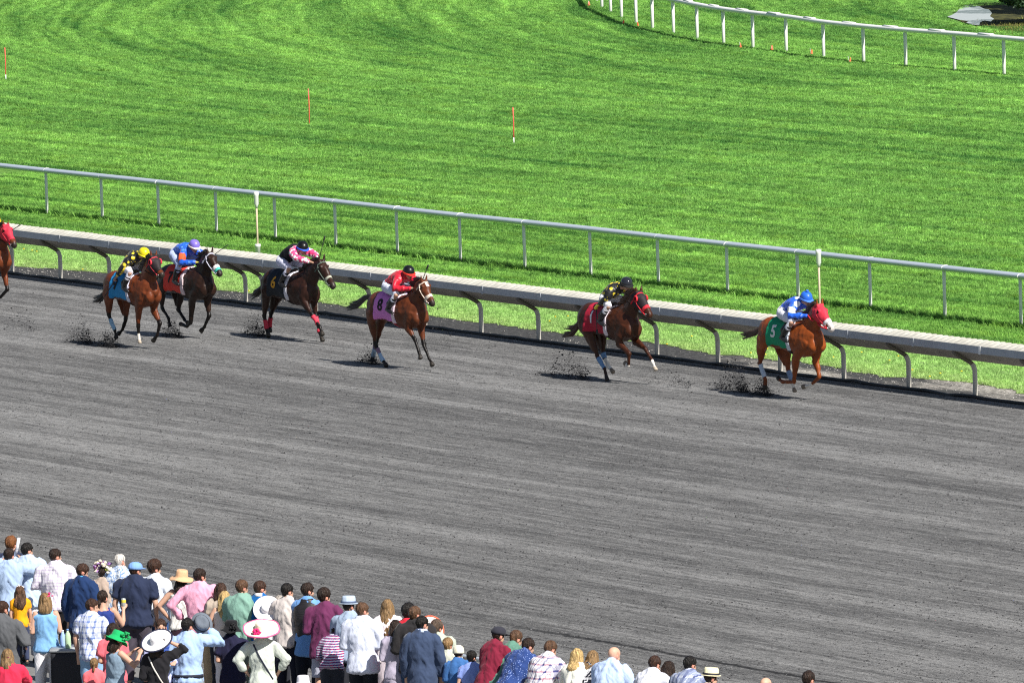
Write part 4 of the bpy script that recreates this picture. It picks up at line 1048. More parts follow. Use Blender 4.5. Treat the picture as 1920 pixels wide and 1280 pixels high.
def person(px, py, h, face, S, label):
    """one onlooker; px, py is where the top of the head is seen, h the height"""
    g0 = at(px, py, h*.972); s = h/1.75; wd = S.get('w', 1.0); V = Vector
    lean = R(S.get('lean', 3)); th = ANG0 - R(face)
    # the lean carries the head forward and down: keep the head where it is seen
    rr = .80*s; fx = math.sin(lean)*rr; drop = (1-math.cos(lean))*rr
    g0 = at(px, py, h*.972-drop)
    loc = (g0.x - math.cos(th)*fx, g0.y - math.sin(th)*fx, 0)
    e = empty('person', loc, th, label, 'person')
    seed = int(px*7+py)
    rd = random.Random(seed)
    pel = V((0, 0, .92*s)); Mr = Matrix.Translation(pel) @ Matrix.Rotation(lean, 4, 'Y') @ Matrix.Translation(-pel)
    T = lambda x, y, z: Mr @ V((x*s, y*s, z*s))
    turn = R(-S.get('turn', 25)); hcen = T(.015, 0, 1.588); nod = R(S.get('nod', 8))
    Hm = Matrix.Translation(hcen) @ Matrix.Rotation(turn, 4, 'Z') @ Matrix.Rotation(lean*.4+nod, 4, 'Y'); k = s*S.get('hs', 1.0)*.93
    def Hd(x, y, z): return Hm @ V((x*k, y*k, z*k))
    Hrot = Hm.to_3x3()
    b = bmesh.new()
    fem = S.get('f', 0); shw = (.15 if fem else .176)*wd
    tp = [T(0, 0, .90), T(-.005, 0, 1.07), T(.01, 0, 1.26), T(0, 0, 1.395), T(-.01, 0, 1.45)]
    tr_ = [(.155, .105), (.125 if fem else .142, .095), (.145 if fem else .16, .105), (.15 if fem else .165, .085), (.075, .06)]
    loft(b, tp, [(a*s*wd, c*s*wd) for a, c in tr_], 16, up=(1, 0, .01))
    loft(b, [T(-.01, 0, 1.42), T(0, 0, 1.49), hcen+V((-.005*s, 0, -.02*s))], [(.058*s, .06*s), (.052*s, .055*s), (.05*s, .052*s)], 12, up=(1, 0, .01))
    ball(b, Hd(-.012, 0, .035), (.098*k, .077*k, .092*k), Hrot); ball(b, Hd(.03, 0, -.03), (.066*k, .060*k, .075*k), Hrot)
    ball(b, Hd(.055, 0, -.082), (.032*k, .03*k, .024*k), Hrot); ball(b, Hd(.098, 0, -.012), (.020*k, .013*k, .022*k), Hrot, 8, 6)
    for q in (-1, 1): ball(b, Hd(-.005, q*.078, -.008), (.018*k, .012*k, .03*k), Hrot, 8, 6)
    top = bmesh.new(); st = S.get('top'); kind = S.get('tk', 'shirt'); hem = S.get('hem') or {'shirt': .86, 'tee': .86, 'tank': .88, 'blazer': .80, 'dress': .85, 'jacket': .86, 'polo': .86}[kind]*1.0
    thick = {'blazer': .03, 'jacket': .03}.get(kind, .018)
    L_ = [(hem, .190, .147), (.95, .178, .134), (1.07, .145 if fem else .158, .112), (1.25, .168 if fem else .182, .128), (1.39, .178 if fem else .198, .112), (1.46, .145 if fem else .166, .09)]
    if kind not in ('tank', 'dress') or S.get('sl'): L_ += [(1.50, .090, .074), (1.53, .064, .066)]
    else: L_ = L_[:-1] + [(1.40, .125, .085)]
    loft(top, [T(-.003, 0, z) for z, _, _ in L_], [((a+thick-.018)*s*wd, (c+thick-.018)*s*wd) for _, a, c in L_], 18, up=(1, 0, .01), cap=.25)
    if kind in ('tank', 'dress') and not S.get('sl'):
        for q in (-1, 1): loft(top, [T(.07, q*.09, 1.34), T(.0, q*.095, 1.455), T(-.075, q*.085, 1.34)], [(.022*s, .02*s)]*3, 8)
    hands = {}
    for q, key in ((-1, 'R'), (1, 'L')):
        A = ARMS[S.get('a'+key, S.get('arms', 'bent'))]; sh = T(0, q*shw, 1.43)
        jx = lambda: rd.uniform(-.02, .02)
        el = T(A[0][0]+jx(), q*(shw+A[0][1]), 1.43+A[0][2]); wr = T(A[0][0]+A[1][0]-A[0][0]+jx(), q*(shw+A[1][1]), 1.43+A[1][2])
        ul = (el-sh).normalized()*.29*s; el = sh+ul; wl = (wr-el).normalized()*.25*s; wr = el+wl
        loft(b, [sh+V((0, -q*.02*s, 0)), sh.lerp(el, .3), el, el.lerp(wr, .3), wr], [(.052*s, .055*s), (.048*s, .05*s), (.038*s, .04*s), (.038*s, .038*s), (.026*s, .024*s)], 12)
        d = wl.normalized(); u = V((0, 0, 1)) if abs(d.z) < .8 else V((1, 0, 0)); sv = d.cross(u).normalized(); u = sv.cross(d)
        loft(b, [wr, wr+d*.05*s, wr+d*.09*s], [(.028*s, .02*s), (.040*s, .018*s), (.038*s, .016*s)], 10)
        for i in range(4):
            p0 = wr+d*.08*s+sv*(i-1.5)*.0205*s; fl = (.066, .074, .070, .055)[i]*s; cu = S.get('curl', .5)
            loft(b, [p0, p0+d*fl*.5-u*fl*.15*cu, p0+d*fl*(.8)-u*fl*.6*cu], [.0105*s, .0098*s, .009*s], 6)
        p0 = wr+d*.03*s+sv*q*.03*s; loft(b, [p0, p0+d*.03*s+sv*q*.02*s, p0+d*.058*s+sv*q*.022*s-u*.015*s], [.0125*s, .0115*s, .010*s], 6)
        hands[key] = (wr+d*.11*s-u*.02*s, d, u)
        sl = S.get('sl', {'shirt': .9, 'blazer': .95, 'jacket': .95, 'tee': -.55, 'polo': -.6, 'tank': 0, 'dress': 0}[kind])
        t_ = thick-.018
        if sl:
            pts = [sh+V((0, -q*.045*s, .0)), sh.lerp(el, .15), sh.lerp(el, .5)]; rads = [.066, .068, .062]
            if sl < 0: pts += [sh.lerp(el, -sl+.1)]; rads += [.066]
            else: pts += [el, el.lerp(wr, .5), el.lerp(wr, sl)]; rads += [.056, .050, .041]
            loft(top, pts, [((r_+t_)*s*wd**.5,)*2 for r_ in rads], 12, cap=.2)
    bt = bmesh.new(); bk = S.get('bk', 'trousers'); st_x = rd.uniform(-.04, .04)
    for q in (-1, 1):
        hp = V((0, q*.085*s*wd, .90*s)); kn = V((.015*s+q*st_x, q*.10*s, .49*s)); an = V((-.02*s+q*st_x, q*.11*s, .09*s))
        loft(b, [hp, hp.lerp(kn, .5), kn, kn.lerp(an, .3)+V((-.015*s, 0, 0)), an], [(.088*s, .095*s), (.075*s, .08*s), (.052*s, .055*s), (.052*s, .056*s), (.034*s, .036*s)], 12, up=(1, 0, 0))
        loft(b, [an+V((-.03*s, 0, -.045*s)), an+V((.06*s, 0, -.05*s)), an+V((.15*s, 0, -.06*s))], [(.034*s, .035*s), (.040*s, .032*s), (.034*s, .02*s)], 10)
        if bk in ('trousers', 'shorts'):
            end = kn.lerp(an, .95) if bk == 'trousers' else kn+V((0, 0, .02*s)); z1 = kn
            pts = [hp+V((0, 0, .02*s)), hp.lerp(kn, .5)] + ([kn, kn.lerp(an, .5), end] if bk == 'trousers' else [end]); rads = [(.105, .12), (.095, .10)] + ([(.075, .078), (.068, .07), (.062, .066)] if bk == 'trousers' else [(.095, .095)])
            loft(bt, pts, [(a*s*wd**.5, c*s*wd**.5) for a, c in rads], 14, up=(1, 0, 0), cap=.1)
        sh_ = bmesh.new(); loft(sh_, [an+V((-.055*s, 0, -.055*s)), an+V((.0, 0, -.045*s)), an+V((.09*s, 0, -.055*s)), an+V((.18*s, 0, -.07*s))], [(.038*s, .032*s), (.046*s, .045*s), (.048*s, .032*s), (.036*s, .018*s)], 12)
        S.setdefault('_sh', []).append(sh_)
    if bk in ('trousers', 'shorts'): loft(bt, [V((0, 0, .84*s)), V((-.01*s, 0, .93*s)), T(-.005, 0, 1.0)], [(.160*s*wd, .120*s*wd), (.165*s*wd, .122*s*wd), (.150*s*wd, .108*s*wd)], 16, up=(1, 0, .01), cap=.1)
    else:
        ze = {'skirt': .50, 'longskirt': .15}[bk]; fl = S.get('flare', .22)
        loft(bt, [V((0, 0, ze*s)), V((0, 0, (ze+.25)*s)), V((-.01*s, 0, .88*s)), T(-.005, 0, 1.02)], [(fl*s, fl*.85*s), (fl*.93*s, fl*.8*s), (.175*s*wd, .14*s*wd), (.135*s*wd, .105*s*wd)], 18, up=(1, 0, .01), cap=.05)
    for f_ in S.pop('_sh'): obj('shoe', f_, simple(S.get('shoe', '2a2420')), e)
    me = blob(b, .0125, 2)
    tone = S.get('tone', 1.0); skin = V((.56, .33, .235))*tone; hc = V(lin(HAIRC[S.get('hair', 'brown')]))*.9
    hst = S.get('hs_', 'short'); iH = Hm.inverted()
    def col(c, n):
        if (c-hcen).length < .2*s:
            q = (iH @ c)/k
            if q.z > .05 and q.x < .06 and hst in ('short', 'long', 'bun', 'bob') or (q.x < -.03 and q.z > -.05 and hst != 'bald'): return tuple(hc*.8)
            for sg in (-1, 1):
                if (q-V((.078, sg*.03, .008))).length < .013: return (.06, .04, .03)
                if (q-V((.082, sg*.03, .028))).length < .012: return tuple(hc)
            if (q-V((.085, 0, -.058))).length < .016: return (.40, .14, .12)
            if S.get('smile') and abs(q.z+.055) < .011 and abs(q.y) < .028 and q.x > .06: return (.75, .7, .65)
            if S.get('beard') and q.z < -.035 and q.x > -.01: return tuple(hc.lerp(skin, .3))
            if abs(q.y) > .07 and abs(q.x) < .03: return (skin.x*1.05, skin.y*.75, skin.z*.75)
        return tuple(skin)
    paint(me, col); obj('body', me, M_skin, e)
    tm = blob(top, .019, 2); amp = (.020 if kind in ('shirt', 'tee', 'polo') else .016)*(.25 if S.get('vest') else 1)
    wrinkle(tm, amp*s*.9, 7/s, seed % 97, .55, True); wrinkle(tm, .009*s*(.3 if S.get('vest') else 1), 19, seed % 53, .6, True)
    nm = {'tank': 'sleeveless_top', 'tee': 'shirt', 'polo': 'polo_shirt'}.get(kind, kind)
    to = obj(nm, tm, pat(st), e)
    if S.get('collar'):
        cb = bmesh.new(); loft(cb, [T(-.012, 0, 1.495), T(-.006, 0, 1.54)], [(.084*s, .082*s), (.070*s, .068*s)], 18, up=(1, 0, .01), cap=.05); obj('collar', cb, cloth(S['collar']), to)
    if S.get('vest'):
        vb = bmesh.new(); L2 = [(.88, .185, .135), (1.07, .172, .125), (1.25, .196, .142), (1.38, .20, .128), (1.455, .155, .10), (1.51, .085, .08)]
        loft(vb, [T(-.003, 0, z) for z, _, _ in L2], [(a*s, c*s) for _, a, c in L2], 18, up=(1, 0, .01), cap=.1)
        vm = blob(vb, .02, 2); wrinkle(vm, .008, 12, 5); obj('vest', vm, mat('quilted_'+S['vest'], lin(S['vest']), .5, bump=.8, bscale=14, bdist=.02, stretch=(.2, .2, 2.2)), e)
    if S.get('logo'):
        bv = BVHTree.FromPolygons([v.co for v in tm.vertices], [tuple(p.vertices) for p in tm.polygons])
        lb = bmesh.new()
        for (y0, z0, ln) in ((-.105, 1.395, .055), (-.11, 1.38, .05), (-.115, 1.365, .035)):
            qs = []
            for t in (0, .25, .5, .75, 1):
                p = T(-.5, y0+ln*t-.02, z0+.018*math.sin(t*2.2)); hh = bv.ray_cast(p, V((1, 0, 0)))
                qs.append((hh[0] if hh[0] else p)+V((-.006, 0, 0)))
            loft(lb, qs, [(.005, .005)]*5, 6)
        obj('emblem', lb, simple('f0f0f0'), to)
    if bk in ('trousers', 'shorts') or bk:
        bm_ = blob(bt, .024, 2); wrinkle(bm_, .008*s, 9, seed % 31, .6, True); obj({'longskirt': 'skirt'}.get(bk, bk), bm_, pat(S.get('bot', '2a2c34')), e)
    if S.get('belt'):
        cb = bmesh.new(); loft(cb, [T(-.005, 0, .925), T(-.005, 0, .965)], [(.195*s*wd, .148*s*wd)]*2, 20, up=(1, 0, .01), cap=.02); obj('belt', cb, simple(S['belt']), e)
    hm_ = hairmat(S.get('hair', 'brown')); hat = S.get('hat')
    if hat: tI = (Matrix.Rotation(R(hat[2]), 4, 'Y') @ Matrix.Rotation(R(hat[3] if len(hat) > 3 else 0), 4, 'X')).to_3x3().inverted()
    if hst == 'bald': 
        if S.get('fringe'): obj('hair', shell(me, lambda c: (lambda q: q.x < .03 and -.055 < q.z < .035 and q.length < .13 and not (abs(q.y) > .066 and q.z < .02 and q.x > -.02))((iH @ c)/k), .006), hm_, e)
    else:
        def hp(c):
            q = (iH @ c)/k
            if q.length > .15 or q.z < -.075: return False
            if abs(q.y) > .068 and -.03 < q.x < .03 and q.z < .025: return False
            if hat:
                qh = tI @ (q-V((-.008, 0, .055)))
                if qh.z > -.012: return False
            if q.x > .072-.0 or (q.x > .045 and q.z < .055): return False
            if q.x > .0 and q.z < -.01: return False
            return q.z > -.06 - q.x*.2
        vol = S.get('vol', .011)
        hb = shell(me, hp, vol*k*.6, thick=True)
        for v in hb.verts:
            q = (iH @ v.co)/k
            if q.length < .16: v.co += (v.co-hcen).normalized()*k*(max(0, q.z)*vol*11 - .004 + .010*noise.noise(v.co*42/s+Vector((seed, 0, 0))) + .005*noise.noise(v.co*95/s))
        obj('hair', hb, hm_, e)
    if hst in ('long', 'bob'):
        ln = {'long': S.get('len', .30), 'bob': .17}[hst]; hb = bmesh.new()
        if not hat: ball(hb, Hd(-.02, 0, .035), (.106*k, .092*k, .098*k), Hrot)
        c0 = Hd(-.045, 0, .03); c1 = Hd(-.062, 0, -.09); c2 = c1 + V((-.035*s, 0, -(ln-.09)*s)) - V((math.sin(lean)*.1*0, 0, 0))
        if hst == 'long': c2 = T(-.125*(1.0), 0, 1.62-ln)
        if hat: c0 = Hd(-.04, 0, -.03)
        loft(hb, [c0, c1, c1.lerp(c2, .6), c2], [(.094*k, .062*k), (.10*k, .058*k), (.10*k, .048*k), (.055*k if hst == 'long' else .10*k, .03*k)], 16, up=Hrot @ V((1, 0, 0)))
        for q in (-1, 1): loft(hb, [Hd(.0, q*.072, .03 if not hat else -.03), Hd(-.005, q*.083, -.06), Hd(-.02, q*.088, -.10-min(ln, .25)*.35)], [(.03*k, .045*k), (.028*k, .045*k), (.018*k, .03*k)], 10, up=Hrot @ V((1, 0, 0)))
        hmm = blob(hb, .014, 2); wrinkle(hmm, .016*S.get('wavy', 1), 22, seed % 41, .35); obj('long_hair', hmm, hm_, e)
    if hst == 'bun' or S.get('bun'):
        hb = bmesh.new(); ball(hb, Hd(-.115, 0, .03), (.042*k, .045*k, .045*k)); 
        loft(hb, [Hd(-.11, 0, .0), Hd(-.13, 0, -.08), Hd(-.12, 0, -.16)], [(.03*k, .03*k), (.035*k, .03*k), (.012*k, .012*k)], 10)
        hmm = blob(hb, .012, 1); wrinkle(hmm, .012, 30, 3); obj('hair_knot', hmm, hm_, e)
    if hat:
        ht = hat[0]; tilt = Matrix.Rotation(R(hat[2]), 4, 'Y') @ Matrix.Rotation(R(hat[3] if len(hat) > 3 else 0), 4, 'X'); base = Hm @ Matrix.Scale(k, 4) @ Matrix.Translation((-.008-.02*(abs(hat[2]) > 20), 0, .055+.02*(abs(hat[2]) > 20))) @ tilt
        Ms = base @ Matrix.Diagonal((1.08, .92, 1, 1)); hb = bmesh.new(); mh = cloth(hat[1]) if ht != 'knit' else cloth(hat[1])
        if ht == 'cap':
            lathe(hb, [(.106, -.02), (.108, .01), (.10, .045), (.078, .072), (.045, .088), (.01, .092)], Ms, 24)
            loft(hb, [base @ V((.07, -.07, -.005)), base @ V((.155, -.03, -.012)), base @ V((.155, .03, -.012)), base @ V((.07, .07, -.005))], [(.03, .006)]*4, 8)
        elif ht == 'flatcap':
            lathe(hb, [(.105, -.03), (.12, .0), (.122, .025), (.10, .05), (.06, .065), (.01, .068)], Ms, 24)
            loft(hb, [base @ V((.08, -.06, -.01)), base @ V((.135, -.02, -.01)), base @ V((.135, .02, -.01)), base @ V((.08, .06, -.01))], [(.03, .008)]*4, 8)
        elif ht == 'knit':
            lathe(hb, [(.112, -.05), (.118, -.03), (.115, .02), (.105, .06), (.08, .09), (.045, .108), (.01, .115)], Ms, 24)
        else:
            br = {'fedora': .135, 'sun': .20, 'wide': .265, 'huge': .30, 'bucket': .175}[ht]; ch = {'fedora': .115, 'sun': .125, 'wide': .105, 'huge': .12, 'bucket': .11}[ht]; dp = {'bucket': -.055, 'sun': -.035, 'fedora': .0, 'wide': .01, 'huge': .005}[ht]
            pr = [(br, dp-.006), (br+.004, dp), (br, dp+.006), (br*.8, dp*.6+.004), (.125, .0), (.112, .008), (.106, .03), (.102, ch*.7), (.088, ch*.96), (.055, ch*(1.0 if ht != 'fedora' else .90)), (.01, ch*(1.02 if ht != 'fedora' else .84))]
            ring = []
            for r_, z in pr:
                row = []
                for j in range(36):
                    a = j*math.pi/18; wv = (math.sin(a*3+seed)*.012+math.sin(a*5)*.006) if (r_ > .15 and ht in ('sun', 'bucket', 'huge')) else (.016*abs(math.sin(a))**2 if ht == 'fedora' and r_ > .14 else 0)
                    row.append(hb.verts.new(Ms @ V((r_*math.cos(a), r_*math.sin(a), z+wv))))
                ring.append(row)
            for A_, B_ in zip(ring, ring[1:]):
                for j in range(36): hb.faces.new((A_[j], A_[(j+1) % 36], B_[(j+1) % 36], B_[j]))
            hb.faces.new(ring[-1]); hb.faces.new([hb.verts.new(Ms @ V((.1*math.cos(j*math.pi/18), .1*math.sin(j*math.pi/18), dp*.3-.01))) for j in range(36)][::-1])
        ho = obj('hat', hb, mh, e)
        if S.get('rim'):
            rb = bmesh.new(); pts = [Ms @ V((br*math.cos(a*math.pi/18), br*math.sin(a*math.pi/18), dp+(math.sin(a*math.pi/18*3+seed)*.012+math.sin(a*math.pi/18*5)*.006 if ht in ('sun', 'huge') else 0))) for a in range(37)]
            loft(rb, pts, [(.012, .012)]*37, 8, cap=.1); obj('rim', rb, simple(S['rim']), ho)
        if S.get('hband'):
            rb = bmesh.new(); lathe(rb, [(.118, .008), (.117, .034), (.108, .035)], Ms, 28, close=False); obj('hat_band', rb, simple(S['hband']), ho)
        if S.get('flower'):
            fb = bmesh.new(); fx_, fy_, fz_ = S.get('fpos', (-.14, .05, .04)); c = Ms @ V((fx_, fy_, fz_))
            for i in range(46):
                v = V((rd.gauss(0, 1), rd.gauss(0, 1), rd.gauss(0, 1))).normalized()*S.get('fr', .05)*rd.uniform(.5, 1)
                ball(fb, c+v, (.018, .018, .012), Matrix.Rotation(rd.uniform(0, 3), 3, 'X'), 6, 4)
            obj('flower', fb, simple(S['flower']), ho)
    if S.get('posy'):
        cols = ['ece6d8', '9a70b8', '5a1c50', 'a8b040', 'b890c8', 'e8dcc8']
        for i, cc in enumerate(cols):
            fb = bmesh.new()
            for j in range(9 if i else 5):
                c = Hd(rd.uniform(-.12, .06), rd.uniform(-.14, .14), rd.uniform(.02, .19))
                big = .045 if i in (0, 5) else .024
                for _ in range(6): ball(fb, c+V((rd.gauss(0, .4), rd.gauss(0, .4), rd.gauss(0, .4)))*big, (big*.6, big*.6, big*.4), Matrix.Rotation(rd.uniform(0, 3), 3, 'Y'), 7, 5)
            obj('flower', fb, simple(cc), e)
    if S.get('clip'):
        fb = bmesh.new()
        for i in range(14): ball(fb, Hd(*S.get('cpos', (-.02, -.06, .10)))+V((rd.gauss(0, 1), rd.gauss(0, 1), rd.gauss(0, .7)))*.022, (.018, .018, .01), None, 7, 5)
        obj('hair_flower', fb, simple(S['clip']), e)
    if S.get('strap'):
        bv = BVHTree.FromPolygons([v.co for v in tm.vertices], [tuple(p.vertices) for p in tm.polygons]); qs = []
        for t in range(9):
            y = .11-.27*t/8; z = 1.42-.5*t/8; p = T(-.6, y, z); hh = bv.ray_cast(p, V((1, 0, 0))); qs.append((hh[0] if hh[0] else T(-.12, y, z))+V((-.008, 0, 0)))
        sb = bmesh.new(); loft(sb, qs, [(.011, .006)]*9, 6, up=(1, 0, 0)); obj('bag_strap', sb, simple(S['strap']), e)
    M2 = Matrix.Translation(loc) @ Matrix.Rotation(th, 4, 'Z')
    return e, {q: (M2 @ v[0], M2.to_3x3() @ v[1], M2.to_3x3() @ v[2]) for q, v in hands.items()}

